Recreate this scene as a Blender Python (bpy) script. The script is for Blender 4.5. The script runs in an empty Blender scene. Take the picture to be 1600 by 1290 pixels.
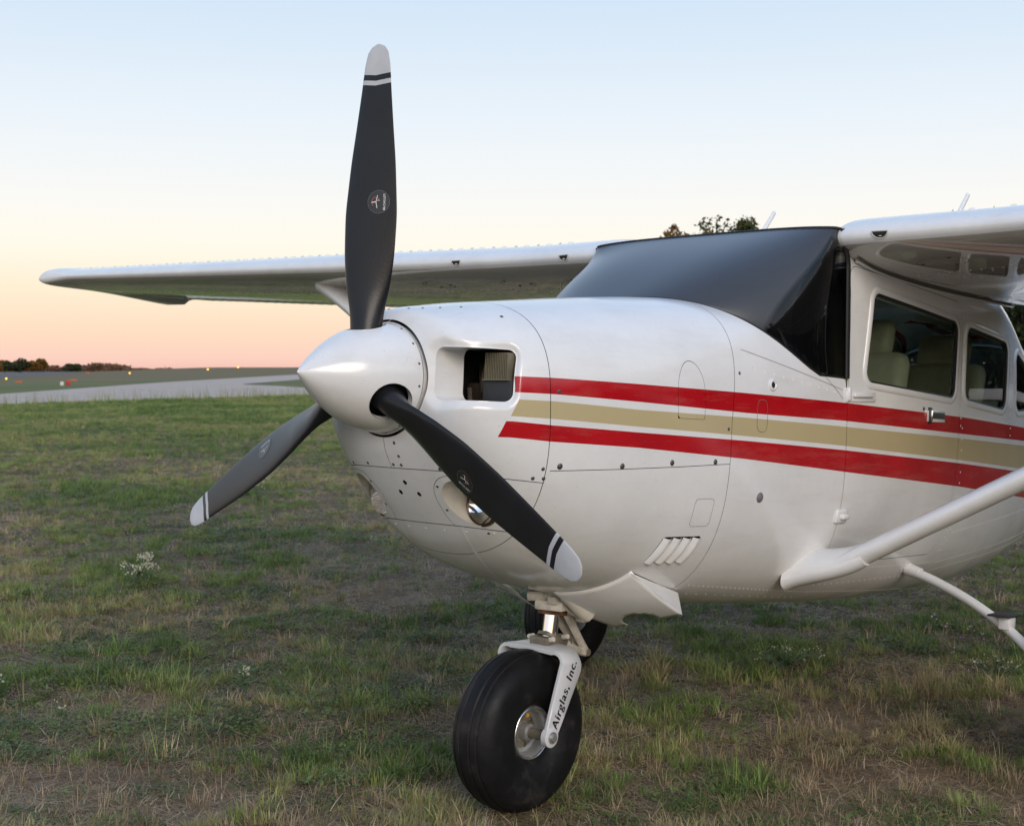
import bpy, bmesh, math, random
import numpy as np
from mathutils import Vector, Matrix
random.seed(7); rng=np.random.default_rng(7)
PI=math.pi
scene=bpy.context.scene; COL=scene.collection
# ---------------- camera, sky, sun, exposure ----------------
CAM=(2.594,2.936,1.502); YAW=.7336; FPX=2027.0; PITCH=math.atan(68/FPX)
cd=bpy.data.cameras.new('camera'); cam=bpy.data.objects.new('camera',cd); COL.objects.link(cam); scene.camera=cam
cd.sensor_width=36; cd.lens=FPX/1600*36; cd.clip_start=.05; cd.clip_end=9000
_D=Vector((-math.cos(YAW),-math.sin(YAW),0)); _R=Vector((-math.sin(YAW),math.cos(YAW),0))
_F=_D*math.cos(PITCH)+Vector((0,0,-math.sin(PITCH))); _U=_R.cross(_F)
_m=Matrix((_R,_U,-_F)).transposed().to_4x4(); _m.translation=Vector(CAM); cam.matrix_world=_m
cd.dof.use_dof=True; cd.dof.focus_distance=3.9; cd.dof.aperture_fstop=9
scene.view_settings.view_transform='Standard'; scene.view_settings.look='None'
scene.view_settings.exposure=0.0; scene.view_settings.gamma=1
SUN_EL=math.radians(5); SUN_AZ=(.50,.87)       # towards the low sun (x,y)
wd=bpy.data.worlds.new('World'); scene.world=wd; wd.use_nodes=True
nt=wd.node_tree; nt.nodes.clear()
def N(t,typ,**k):
    n=t.nodes.new(typ)
    for a,b in k.items(): setattr(n,a,b)
    return n
def ramp(n,stops):
    cr=n.color_ramp
    while len(cr.elements)>1: cr.elements.remove(cr.elements[-1])
    cr.elements[0].position=stops[0][0]; cr.elements[0].color=(*stops[0][1],1)
    for p,c in stops[1:]:
        e=cr.elements.new(p); e.color=(*c,1)
def s2l(r,g,b): return tuple(((c/255/12.92) if c/255<.04045 else ((c/255+.055)/1.055)**2.4) for c in (r,g,b))
tc=N(nt,'ShaderNodeTexCoord'); sep=N(nt,'ShaderNodeSeparateXYZ'); nt.links.new(tc.outputs['Generated'],sep.inputs[0])
rp=N(nt,'ShaderNodeValToRGB')
sn=lambda deg: math.sin(math.radians(deg))
ramp(rp,[(0,s2l(246,196,184)),(sn(.5),s2l(252,210,193)),(sn(1.6),s2l(254,222,195)),(sn(3.4),s2l(254,238,211)),(sn(5.2),s2l(255,249,234)),(sn(7.2),s2l(249,248,245)),
 (sn(10.5),s2l(235,243,250)),(sn(16),s2l(209,228,247)),(sn(30),s2l(178,206,240)),(sn(60),s2l(140,175,225)),(1,s2l(125,163,216))])
nt.links.new(sep.outputs['Z'],rp.inputs[0])
# glow of the just-set sun on the other side of the sky
dt=N(nt,'ShaderNodeVectorMath',operation='DOT_PRODUCT'); nt.links.new(tc.outputs['Generated'],dt.inputs[0]); dt.inputs[1].default_value=(SUN_AZ[0],SUN_AZ[1],0.05)
gm=N(nt,'ShaderNodeMath',operation='MAXIMUM'); nt.links.new(dt.outputs['Value'],gm.inputs[0]); gm.inputs[1].default_value=0
gp=N(nt,'ShaderNodeMath',operation='POWER'); nt.links.new(gm.outputs[0],gp.inputs[0]); gp.inputs[1].default_value=2
gr=N(nt,'ShaderNodeValToRGB'); ramp(gr,[(0,(.55,.36,.24)),(.12,(.62,.50,.38)),(.35,(.62,.56,.50)),(.8,(.05,.05,.06)),(1,(0,0,0))]); nt.links.new(sep.outputs['Z'],gr.inputs[0])
gx=N(nt,'ShaderNodeVectorMath',operation='SCALE'); nt.links.new(gr.outputs[0],gx.inputs[0]); nt.links.new(gp.outputs[0],gx.inputs['Scale'])
ga=N(nt,'ShaderNodeVectorMath',operation='ADD'); nt.links.new(rp.outputs[0],ga.inputs[0]); nt.links.new(gx.outputs[0],ga.inputs[1])
ns=N(nt,'ShaderNodeTexSky',sky_type='NISHITA'); ns.sun_disc=False; ns.sun_elevation=SUN_EL; ns.sun_rotation=math.atan2(SUN_AZ[0],SUN_AZ[1]); ns.air_density=1.0; ns.dust_density=.6
nsc=N(nt,'ShaderNodeVectorMath',operation='SCALE'); nt.links.new(ns.outputs[0],nsc.inputs[0]); nsc.inputs['Scale'].default_value=.004
ad=N(nt,'ShaderNodeVectorMath',operation='ADD'); nt.links.new(ga.outputs[0],ad.inputs[0]); nt.links.new(nsc.outputs[0],ad.inputs[1])
bg=N(nt,'ShaderNodeBackground'); bg.inputs['Strength'].default_value=1.0; nt.links.new(ad.outputs[0],bg.inputs['Color'])
wo=N(nt,'ShaderNodeOutputWorld'); nt.links.new(bg.outputs[0],wo.inputs[0])
sl=bpy.data.lights.new('sun','SUN'); sl.energy=1.5; sl.angle=math.radians(30); sl.color=(1,.86,.72)
so=bpy.data.objects.new('sun',sl); COL.objects.link(so)
_s=Vector((SUN_AZ[0],SUN_AZ[1],math.tan(math.radians(24)))).normalized(); so.rotation_euler=_s.to_track_quat('Z','Y').to_euler(); so.location=_s*50

# ---------------- helpers ----------------
def mat(name): 
    m=bpy.data.materials.new(name); m.use_nodes=True; t=m.node_tree; b=t.nodes['Principled BSDF']; return m,t,b
def simple(name,col,rough=.5,metal=0,bump=0,bscale=60,var=0,vscale=8,coat=0,spec=.5):
    m,t,b=mat(name); b.inputs['Base Color'].default_value=(*col,1); b.inputs['Roughness'].default_value=rough; b.inputs['Metallic'].default_value=metal
    b.inputs['Coat Weight'].default_value=coat; b.inputs['Coat Roughness'].default_value=.08; b.inputs['Specular IOR Level'].default_value=spec
    tc=N(t,'ShaderNodeTexCoord')
    if var:
        n=N(t,'ShaderNodeTexNoise'); n.inputs['Scale'].default_value=vscale; n.inputs['Detail'].default_value=6; n.inputs['Roughness'].default_value=.65; t.links.new(tc.outputs['Object'],n.inputs['Vector'])
        r=N(t,'ShaderNodeValToRGB'); ramp(r,[(.3,tuple(c*(1-var) for c in col)),(.7,tuple(min(1,c*(1+var)) for c in col))]); t.links.new(n.outputs['Fac'],r.inputs[0]); t.links.new(r.outputs[0],b.inputs['Base Color'])
        mr=N(t,'ShaderNodeMapRange'); mr.inputs[3].default_value=max(.02,rough*.8); mr.inputs[4].default_value=min(1,rough*1.3); t.links.new(n.outputs['Fac'],mr.inputs[0]); t.links.new(mr.outputs[0],b.inputs['Roughness'])
    if bump:
        n=N(t,'ShaderNodeTexNoise'); n.inputs['Scale'].default_value=bscale; n.inputs['Detail'].default_value=4; t.links.new(tc.outputs['Object'],n.inputs['Vector'])
        bp=N(t,'ShaderNodeBump'); bp.inputs['Strength'].default_value=bump; bp.inputs['Distance'].default_value=.003; t.links.new(n.outputs['Fac'],bp.inputs['Height']); t.links.new(bp.outputs[0],b.inputs['Normal'])
    return m
def math2(t,op,a,b=None,c=None,clamp=False):
    n=N(t,'ShaderNodeMath',operation=op); n.use_clamp=clamp
    for i,v in enumerate((a,b,c)):
        if v is None: continue
        if isinstance(v,(int,float)): n.inputs[i].default_value=v
        else: t.links.new(v,n.inputs[i])
    return n.outputs[0]
def mixc(t,f,a,b):
    n=N(t,'ShaderNodeMix',data_type='RGBA')
    for i,v in ((0,f),(6,a),(7,b)):
        if isinstance(v,(int,float)): n.inputs[i].default_value=v
        elif isinstance(v,tuple): n.inputs[i].default_value=(*v,1)
        else: t.links.new(v,n.inputs[i])
    return n.outputs[2]
def tag(o,label=None,cat=None,group=None,kind=None):
    if label: o['label']=label
    if cat: o['category']=cat
    if group: o['group']=group
    if kind: o['kind']=kind
    return o
def mesh(name,V,F,m=None,smooth=True,angle=35,attrs=None):
    me=bpy.data.meshes.new(name); me.from_pydata([tuple(map(float,v)) for v in V],[],[tuple(int(i) for i in f) for f in F])
    if m is not None: me.materials.append(m)
    if attrs:
        for k,a in attrs.items():
            at=me.attributes.new(k,'FLOAT','POINT'); at.data.foreach_set('value',np.asarray(a,'f4'))
    if smooth:
        me.shade_smooth()
        if angle<180: me.set_sharp_from_angle(angle=math.radians(angle))
    me.update(); return me
def obj(name,V,F=None,m=None,parent=None,smooth=True,angle=35,attrs=None,label=None,flip=False):
    if isinstance(V,bpy.types.Mesh): me=V
    else:
        if flip: F=[tuple(reversed(f)) for f in F]
        me=mesh(name,V,F,m,smooth,angle,attrs)
    o=bpy.data.objects.new(name,me); COL.objects.link(o)
    if parent is not None: o.parent=parent
    if label: o['label']=label
    return o
class MB:
    def __init__(s): s.V=[]; s.F=[]
    def add(s,V,F):
        n=len(s.V); s.V+= [tuple(map(float,v)) for v in V]; s.F+=[tuple(int(i)+n for i in f) for f in F]; return s
    def box(s,c,h,R=None,bev=0):
        c=np.array(c,float); h=np.array(h,float)
        if bev:
            b=min(bev,min(h)*.9); pts=[]
            V=[];F=[]
            bm=bmesh.new(); bmesh.ops.create_cube(bm,size=2); bmesh.ops.scale(bm,vec=Vector(h),verts=bm.verts); bmesh.ops.bevel(bm,geom=bm.edges[:],offset=b,segments=2,profile=.5,affect='EDGES')
            V=np.array([v.co[:] for v in bm.verts]); bm.verts.index_update(); F=[[v.index for v in f.verts] for f in bm.faces]; bm.free()
        else:
            V=np.array([[x,y,z] for x in(-1,1) for y in(-1,1) for z in(-1,1)],float)*h
            F=[(0,1,3,2),(4,6,7,5),(0,4,5,1),(2,3,7,6),(0,2,6,4),(1,5,7,3)]
        if R is not None: V=V@np.array(R).T
        return s.add(V+c,F)
    def tube(s,P,r,n=12,cap=True,flat=1.0,up=None):
        P=np.array(P,float); m=len(P); r=np.broadcast_to(r,(m,)) ; V=[]
        T=np.gradient(P,axis=0); T/=np.linalg.norm(T,axis=1)[:,None]
        u=np.array(up if up is not None else ((0,0,1) if abs(T[0][2])<.9 else (1,0,0)),float)
        for i in range(m):
            a=u-T[i]*(u@T[i]); a/=np.linalg.norm(a); b=np.cross(T[i],a); u=a if up is None else u
            for k in range(n):
                q=2*PI*k/n; V.append(P[i]+r[i]*(math.cos(q)*a*flat+math.sin(q)*b))
        F=[(i*n+k,i*n+(k+1)%n,(i+1)*n+(k+1)%n,(i+1)*n+k) for i in range(m-1) for k in range(n)]
        if cap: F+= [tuple(range(n))[::-1],tuple(range((m-1)*n,m*n))]
        return s.add(V,F)
    def lathe(s,prof,n=48,c=(0,0,0),ax='x'):
        # prof: list of (axial, radius)
        V=[];c=np.array(c,float)
        for a,r in prof:
            for k in range(n):
                q=2*PI*k/n; p={'x':(a,r*math.cos(q),r*math.sin(q)),'y':(r*math.cos(q),a,r*math.sin(q)),'z':(r*math.cos(q),r*math.sin(q),a)}[ax]; V.append(c+p)
        F=[(i*n+k,(i+1)*n+k,(i+1)*n+(k+1)%n,i*n+(k+1)%n) for i in range(len(prof)-1) for k in range(n)]
        return s.add(V,F)
    def obj(s,name,m,parent=None,**k): 
        bm=bmesh.new(); vs=[bm.verts.new(v) for v in s.V]
        for f in s.F:
            if len(set(f))>2:
                try: bm.faces.new([vs[i] for i in dict.fromkeys(f)])
                except ValueError: pass
        bmesh.ops.remove_doubles(bm,verts=bm.verts,dist=1e-6); bmesh.ops.recalc_face_normals(bm,faces=bm.faces)
        me=bpy.data.meshes.new(name); bm.to_mesh(me); bm.free()
        if m: me.materials.append(m)
        if k.pop('smooth',True): me.shade_smooth(); me.set_sharp_from_angle(angle=math.radians(k.pop('angle',35)))
        return obj(name,me,parent=parent,**k)
def clip(V,F,f):
    """keep the part of the sheet where f(V)<0"""
    V=np.asarray(V,float); d=np.asarray(f(V)); V2=list(map(tuple,V)); F2=[]; cut={}
    neg=d<0
    for face in F:
        s=[neg[i] for i in face]
        if all(s): F2.append(tuple(face)); continue
        if not any(s): continue
        out=[]
        for a,b in zip(face,face[1:]+face[:1]):
            if neg[a]: out.append(a)
            if neg[a]!=neg[b]:
                k=(min(a,b),max(a,b))
                if k not in cut:
                    t=d[k[0]]/(d[k[0]]-d[k[1]]); cut[k]=len(V2); V2.append(tuple(V[k[0]]*(1-t)+V[k[1]]*t))
                out.append(cut[k])
        if len(out)>2: F2.append(tuple(out))
    used=sorted({i for f_ in F2 for i in f_}); mp={j:i for i,j in enumerate(used)}
    V3=np.array([V2[i] for i in used]); F3=[tuple(mp[i] for i in f_) for f_ in F2]
    new={mp[i] for i in cut.values() if i in mp}
    # boundary loops made only of new verts
    ec={}
    for f_ in F3:
        for a,b in zip(f_,f_[1:]+f_[:1]):
            if a in new and b in new: k=(min(a,b),max(a,b)); ec[k]=ec.get(k,0)+1
    adj={}
    for (a,b),c in ec.items():
        if c==1: adj.setdefault(a,[]).append(b); adj.setdefault(b,[]).append(a)
    loops=[]; seen=set()
    for st in adj:
        if st in seen: continue
        l=[st]; seen.add(st); cur=st
        while True:
            nx=[q for q in adj[cur] if q not in seen]
            if not nx: break
            cur=nx[0]; seen.add(cur); l.append(cur)
        if len(l)>3: loops.append(V3[l])
    return V3,F3,loops
def rbox(cx,cz,hx,hz,r):
    def s(a,b):
        qx=np.abs(a-cx)-hx+r; qz=np.abs(b-cz)-hz+r
        return np.hypot(np.maximum(qx,0),np.maximum(qz,0))+np.minimum(np.maximum(qx,qz),0)-r
    return s
def rpoly(pts,r):
    """signed distance to a convex polygon with rounded corners; pts given with the rounding included"""
    P=np.array(pts,float); c=P.mean(0); n=len(P)
    # inset the polygon by r
    area=sum(P[i][0]*P[(i+1)%n][1]-P[(i+1)%n][0]*P[i][1] for i in range(n))
    if area<0: P=P[::-1]
    L=[]
    for i in range(n):
        e=P[(i+1)%n]-P[i]; e/=np.linalg.norm(e); nn=np.array((-e[1],e[0])); L.append((P[i]+nn*r,e))
    Q=[]
    for i in range(n):
        (p,e),(q,g)=L[i-1],L[i]; A=np.array([e,-g]).T; t=np.linalg.solve(A,q-p); Q.append(p+e*t[0])
    Q=np.array(Q)
    def s(a,b):
        X=np.stack([np.asarray(a,float),np.asarray(b,float)],-1); dm=np.full(X.shape[:-1],1e9); ins=np.ones(X.shape[:-1],bool)
        for i in range(n):
            v=Q[i]; e=Q[(i+1)%n]-v; w=X-v; t=np.clip((w@e)/(e@e),0,1); dm=np.minimum(dm,np.linalg.norm(w-t[...,None]*e,axis=-1)); ins&=(e[0]*w[...,1]-e[1]*w[...,0])>0
        return np.where(ins,-dm,dm)-r
    return s
def smst(a,b,x):
    t=np.clip((x-a)/(b-a),0,1); return t*t*(3-2*t)
def sweep(loop,prof,nrm,closed=True):
    """sweep a small profile (in-plane outward, normal) along a loop; nrm(point)->normal"""
    L=np.asarray(loop,float); n=len(L); c=L.mean(0); V=[]; k=len(prof)
    for i in range(n):
        t=L[(i+1)%n]-L[i-1] if closed else L[min(i+1,n-1)]-L[max(i-1,0)]; t/=np.linalg.norm(t)+1e-12
        nn=np.array(nrm(L[i]),float); nn/=np.linalg.norm(nn); b=np.cross(t,nn); b/=np.linalg.norm(b)+1e-12
        if b@(L[i]-c)<0 and closed: b=-b
        for (u,v) in prof: V.append(L[i]+b*u+nn*v)
    m=n if closed else n-1
    F=[(i*k+j,((i+1)%n)*k+j,((i+1)%n)*k+(j+1)%k,i*k+(j+1)%k) for i in range(m) for j in range(k)]
    return V,F
def simplify(loop,step):
    L=np.asarray(loop); seg=np.linalg.norm(np.roll(L,-1,0)-L,axis=1); s=np.concatenate([[0],np.cumsum(seg)]); n=max(8,int(s[-1]/step))
    t=np.linspace(0,s[-1],n,endpoint=False); LL=np.vstack([L,L[:1]])
    return np.stack([np.interp(t,s,LL[:,i]) for i in range(3)],-1)
# ---------------- materials ----------------
def paint(name,stripes=False,base=(.82,.82,.815),rough=.15,wave=.35):
    m,t,b=mat(name); tc=N(t,'ShaderNodeTexCoord')
    n=N(t,'ShaderNodeTexNoise'); n.inputs['Scale'].default_value=2.5; n.inputs['Detail'].default_value=7; n.inputs['Roughness'].default_value=.7; t.links.new(tc.outputs['Object'],n.inputs['Vector'])
    r=N(t,'ShaderNodeValToRGB'); ramp(r,[(.28,tuple(c*.90 for c in base)),(.6,base)]); t.links.new(n.outputs['Fac'],r.inputs[0]); col=r.outputs[0]
    if stripes:
        g=N(t,'ShaderNodeAttribute',attribute_name='front')
        E=[N(t,'ShaderNodeAttribute',attribute_name='edge%d'%i).outputs['Fac'] for i in range(6)]
        def band(lo,hi): return math2(t,'MULTIPLY',math2(t,'LESS_THAN',E[lo],0),math2(t,'GREATER_THAN',E[hi],0))
        fr=math2(t,'LESS_THAN',g.outputs['Fac'],0)
        red=math2(t,'MULTIPLY',math2(t,'ADD',band(0,1),band(4,5)),fr); tan=math2(t,'MULTIPLY',band(2,3),fr)
        n2=N(t,'ShaderNodeTexNoise'); n2.inputs['Scale'].default_value=5; n2.inputs['Detail'].default_value=5; t.links.new(tc.outputs['Object'],n2.inputs['Vector'])
        rr=N(t,'ShaderNodeValToRGB'); ramp(rr,[(.3,(.40,.004,.010)),(.7,(.50,.008,.014))]); t.links.new(n2.outputs['Fac'],rr.inputs[0])
        col=mixc(t,red,col,rr.outputs[0]); col=mixc(t,tan,col,(.52,.43,.24))
    # fine specks of dirt
    v=N(t,'ShaderNodeTexNoise'); v.inputs['Scale'].default_value=140; v.inputs['Detail'].default_value=2; t.links.new(tc.outputs['Object'],v.inputs['Vector'])
    sp=N(t,'ShaderNodeMapRange'); sp.inputs[1].default_value=.70; sp.inputs[2].default_value=.76; t.links.new(v.outputs['Fac'],sp.inputs[0])
    col=mixc(t,math2(t,'MULTIPLY',sp.outputs[0],.35),col,(.22,.18,.13))
    # grime streaking on the belly side of the skin
    mp=N(t,'ShaderNodeMapping'); mp.inputs['Scale'].default_value=(1.2,5,9); t.links.new(tc.outputs['Object'],mp.inputs[0])
    gn=N(t,'ShaderNodeTexNoise'); gn.inputs['Scale'].default_value=1.6; gn.inputs['Detail'].default_value=8; gn.inputs['Roughness'].default_value=.7; t.links.new(mp.outputs[0],gn.inputs['Vector'])
    gr_=N(t,'ShaderNodeMapRange'); gr_.inputs[1].default_value=.5; gr_.inputs[2].default_value=.8; t.links.new(gn.outputs['Fac'],gr_.inputs[0])
    col=mixc(t,math2(t,'MULTIPLY',gr_.outputs[0],.22),col,(.42,.37,.29))
    t.links.new(col,b.inputs['Base Color'])
    mr=N(t,'ShaderNodeMapRange'); mr.inputs[3].default_value=rough*.7; mr.inputs[4].default_value=rough*1.7; t.links.new(n.outputs['Fac'],mr.inputs[0]); t.links.new(mr.outputs[0],b.inputs['Roughness'])
    b.inputs['Coat Weight'].default_value=.35; b.inputs['Coat Roughness'].default_value=.1
    w=N(t,'ShaderNodeTexNoise'); w.inputs['Scale'].default_value=3.2; w.inputs['Detail'].default_value=1.5; t.links.new(tc.outputs['Object'],w.inputs['Vector'])
    w2=N(t,'ShaderNodeTexNoise'); w2.inputs['Scale'].default_value=420; t.links.new(tc.outputs['Object'],w2.inputs['Vector'])
    hh=math2(t,'ADD',math2(t,'MULTIPLY',w.outputs['Fac'],1.0),math2(t,'MULTIPLY',w2.outputs['Fac'],.012))
    bp=N(t,'ShaderNodeBump'); bp.inputs['Strength'].default_value=wave; bp.inputs['Distance'].default_value=.02; t.links.new(hh,bp.inputs['Height']); t.links.new(bp.outputs[0],b.inputs['Normal']); t.links.new(bp.outputs[0],b.inputs['Coat Normal'])
    return m
M={}
M['body']=paint('striped_white_paint',True); M['white']=paint('white_paint',rough=.13); M['fork']=paint('fork_white_paint',rough=.35,base=(.66,.67,.69))
M['wing']=paint('wing_white_paint',rough=.14)
M['under']=paint('shaded_underside_paint',rough=.045,base=(.50,.48,.44),wave=.06)  # wing white painted darker underneath, its shade put into the base colour
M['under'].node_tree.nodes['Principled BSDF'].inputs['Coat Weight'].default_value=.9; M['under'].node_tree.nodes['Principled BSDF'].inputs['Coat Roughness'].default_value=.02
M['dark']=simple('dark_gap',(.012,.012,.012),.8)
M['rubber']=simple('tyre_rubber',(.0065,.0065,.007),.50,bump=.35,bscale=45,var=.6,vscale=9,spec=.32)
def tyre_mat():
    m,t,b=mat('dusty_tyre_rubber'); tc=N(t,'ShaderNodeTexCoord'); n=N(t,'ShaderNodeTexNoise'); n.inputs['Scale'].default_value=6; n.inputs['Detail'].default_value=9; n.inputs['Roughness'].default_value=.72; t.links.new(tc.outputs['Object'],n.inputs['Vector'])
    r=N(t,'ShaderNodeValToRGB'); ramp(r,[(.35,(.0055,.0055,.006)),(.56,(.010,.010,.011)),(.72,(.038,.034,.030))]); t.links.new(n.outputs['Fac'],r.inputs[0]); t.links.new(r.outputs[0],b.inputs['Base Color'])
    mr=N(t,'ShaderNodeMapRange'); mr.inputs[1].default_value=.35; mr.inputs[2].default_value=.7; mr.inputs[3].default_value=.38; mr.inputs[4].default_value=.75; t.links.new(n.outputs['Fac'],mr.inputs[0]); t.links.new(mr.outputs[0],b.inputs['Roughness']); b.inputs['Specular IOR Level'].default_value=.22
    n2=N(t,'ShaderNodeTexNoise'); n2.inputs['Scale'].default_value=60; n2.inputs['Detail'].default_value=5; t.links.new(tc.outputs['Object'],n2.inputs['Vector']); bp=N(t,'ShaderNodeBump'); bp.inputs['Strength'].default_value=.35; bp.inputs['Distance'].default_value=.002; t.links.new(n2.outputs['Fac'],bp.inputs['Height']); t.links.new(bp.outputs[0],b.inputs['Normal']); return m
M['rubber']=tyre_mat()
M['seal']=simple('black_rubber_seal',(.012,.012,.013),.45)
M['alu']=simple('cast_aluminium',(.50,.50,.49),.38,metal=.7,bump=.25,bscale=90,var=.2)
M['chrome']=simple('chrome_strut',(.85,.85,.86),.06,metal=1)
M['screw']=simple('dull_steel_screw',(.10,.10,.105),.5,metal=.6)
M['stud']=simple('painted_rivet',(.88,.87,.84),.22)
M['castwhite']=simple('greasy_white_casting',(.55,.51,.44),.45,bump=.6,bscale=45,var=.35,vscale=22)
M['rust']=simple('rusty_collar',(.13,.055,.025),.8,bump=.6,bscale=70,var=.6,vscale=30)
M['olive']=simple('grimy_metal_block',(.19,.17,.13),.5,metal=.3,bump=.3,bscale=80,var=.35,vscale=20)
M['fin']=simple('cylinder_cooling_fins',(.20,.18,.12),.55,metal=.3,var=.3)
M['baffle']=simple('black_rubber_baffle',(.028,.032,.036),.6,var=.3)
M['engine']=simple('oily_engine_metal',(.05,.035,.022),.6,bump=.7,bscale=25,var=.7,vscale=15)
M['cream']=simple('cream_paint',(.62,.58,.50),.35,bump=.2,bscale=30,var=.15)
M['interior']=simple('grey_cabin_lining',(.50,.48,.42),.8,var=.15)
M['leather']=simple('tan_leather',(.52,.45,.32),.5,bump=.2,bscale=40,var=.15)
M['panel']=simple('black_glareshield',(.02,.02,.02),.7)
M['bolt']=simple('yellow_paint_mark',(.65,.33,.03),.5)
M['walk']=simple('black_walkway_rubber',(.02,.02,.022),.6)
M['ink']=simple('black_lettering',(.01,.01,.011),.4)
M['whiteink']=simple('white_lettering',(.75,.75,.75),.5)
M['redink']=simple('orange_red_lettering',(.55,.12,.05),.5)
M['decal']=simple('clear_dark_decal',(.022,.022,.024),.22)
def glass(name,tint,gl=.5,body=None,bodyfac=0,rough=0.0):
    m=bpy.data.materials.new(name); m.use_nodes=True; t=m.node_tree; t.nodes.clear()
    tr=N(t,'ShaderNodeBsdfTransparent'); tr.inputs[0].default_value=(*tint,1); g=N(t,'ShaderNodeBsdfGlossy'); g.inputs['Roughness'].default_value=rough; g.inputs[0].default_value=(.95,.95,.95,1)
    lw=N(t,'ShaderNodeFresnel'); lw.inputs[0].default_value=gl; mx=N(t,'ShaderNodeMixShader'); t.links.new(lw.outputs[0],mx.inputs[0])
    src=tr.outputs[0]
    if body:
        df=N(t,'ShaderNodeBsdfDiffuse'); df.inputs[0].default_value=(*body,1); m2=N(t,'ShaderNodeMixShader')
        tcx=N(t,'ShaderNodeTexCoord'); nz=N(t,'ShaderNodeTexNoise'); nz.inputs['Scale'].default_value=3; nz.inputs['Detail'].default_value=5; t.links.new(tcx.outputs['Object'],nz.inputs['Vector'])
        mr=N(t,'ShaderNodeMapRange'); mr.inputs[3].default_value=bodyfac*.85; mr.inputs[4].default_value=min(1,bodyfac*1.15); t.links.new(nz.outputs['Fac'],mr.inputs[0]); 
        if name.startswith('dull'):
            sa_=N(t,'ShaderNodeAttribute',attribute_name='corner'); sm_=N(t,'ShaderNodeMapRange'); sm_.inputs[1].default_value=-.010; sm_.inputs[2].default_value=.006; sm_.inputs[3].default_value=1; sm_.inputs[4].default_value=.06; t.links.new(sa_.outputs['Fac'],sm_.inputs[0])
            t.links.new(math2(t,'MULTIPLY',mr.outputs[0],sm_.outputs[0]),m2.inputs[0]); t.links.new(math2(t,'MULTIPLY',sm_.outputs[0],rough),g.inputs['Roughness'])
        else: t.links.new(mr.outputs[0],m2.inputs[0])
        t.links.new(src,m2.inputs[1]); t.links.new(df.outputs[0],m2.inputs[2]); src=m2.outputs[0]
    t.links.new(src,mx.inputs[1]); t.links.new(g.outputs[0],mx.inputs[2]); o=N(t,'ShaderNodeOutputMaterial'); t.links.new(mx.outputs[0],o.inputs[0]); return m
M['pane']=glass('tinted_green_window',(.78,.92,.87),1.38)
M['ws']=glass('dull_grey_windshield',(.22,.22,.21),1.42,(.064,.070,.080),.95,.30)
M['ws_side']=glass('clear_windshield_corner',(.40,.40,.38),1.4)
def blade_mat():
    m,t,b=mat('propeller_black_paint'); tc=N(t,'ShaderNodeTexCoord'); s=N(t,'ShaderNodeSeparateXYZ'); t.links.new(tc.outputs['Object'],s.inputs[0]); z=math2(t,'ADD',s.outputs['Z'],math2(t,'MULTIPLY',math2(t,'ABSOLUTE',s.outputs['Y']),-.12))
    n=N(t,'ShaderNodeTexNoise'); n.inputs['Scale'].default_value=5; n.inputs['Detail'].default_value=7; t.links.new(tc.outputs['Object'],n.inputs['Vector'])
    r=N(t,'ShaderNodeValToRGB'); ramp(r,[(.3,(.011,.011,.013)),(.7,(.019,.019,.022))]); t.links.new(n.outputs['Fac'],r.inputs[0])
    r2=N(t,'ShaderNodeValToRGB'); ramp(r2,[(.35,(.44,.45,.47)),(.6,(.60,.61,.63))]); t.links.new(n.outputs['Fac'],r2.inputs[0])
    w=math2(t,'ADD',math2(t,'GREATER_THAN',z,.905),math2(t,'MULTIPLY',math2(t,'GREATER_THAN',z,.874),math2(t,'LESS_THAN',z,.888)))
    t.links.new(mixc(t,w,r.outputs[0],r2.outputs[0]),b.inputs['Base Color']); b.inputs['Roughness'].default_value=.32
    mr=N(t,'ShaderNodeMapRange'); mr.inputs[3].default_value=.22; mr.inputs[4].default_value=.38; t.links.new(n.outputs['Fac'],mr.inputs[0]); t.links.new(mr.outputs[0],b.inputs['Roughness'])
    b.inputs['Specular IOR Level'].default_value=.32
    # stone nicks
    v=N(t,'ShaderNodeTexNoise'); v.inputs['Scale'].default_value=160; t.links.new(tc.outputs['Object'],v.inputs['Vector']); bp=N(t,'ShaderNodeBump'); bp.inputs['Strength'].default_value=.15; bp.inputs['Distance'].default_value=.002; t.links.new(v.outputs['Fac'],bp.inputs['Height']); t.links.new(bp.outputs[0],b.inputs['Normal'])
    return m
M['blade']=blade_mat()

# ---------------- the aeroplane ----------------
AL=.0595; HUB=1.4801
plane=bpy.data.objects.new('airplane',None); COL.objects.link(plane); plane.location=(0,0,HUB); plane.rotation_euler=(0,-AL,0)
tag(plane,'white single-engine high-wing airplane with red and tan stripes parked on the grass','airplane')
ca,sa=math.cos(AL),math.sin(AL)
def w2b(p): x,y,z=p[0],p[1],p[2]-HUB; return (x*ca+z*sa, y, -x*sa+z*ca)
ST=np.array([
[-.088,.180,.180,-.180, 0,2.0,2.0],[-.096,.235,.196,-.212,-.01,2.1,2.1],[-.115,.292,.212,-.25,-.02,2.2,2.15],[-.165,.343,.226,-.325,-.04,2.3,2.2],
[-.25,.388,.24,-.425,-.06,2.5,2.25],[-.34,.425,.255,-.515,-.08,2.7,2.3],[-.50,.468,.276,-.605,-.10,2.9,2.35],[-.80,.515,.315,-.69,-.12,3.1,2.4],
[-1.16,.555,.352,-.745,-.13,3.4,2.6],[-1.9,.60,.40,-.805,-.14,3.6,2.8],[-2.6,.605,.42,-.84,-.14,3.2,2.8]])
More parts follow.
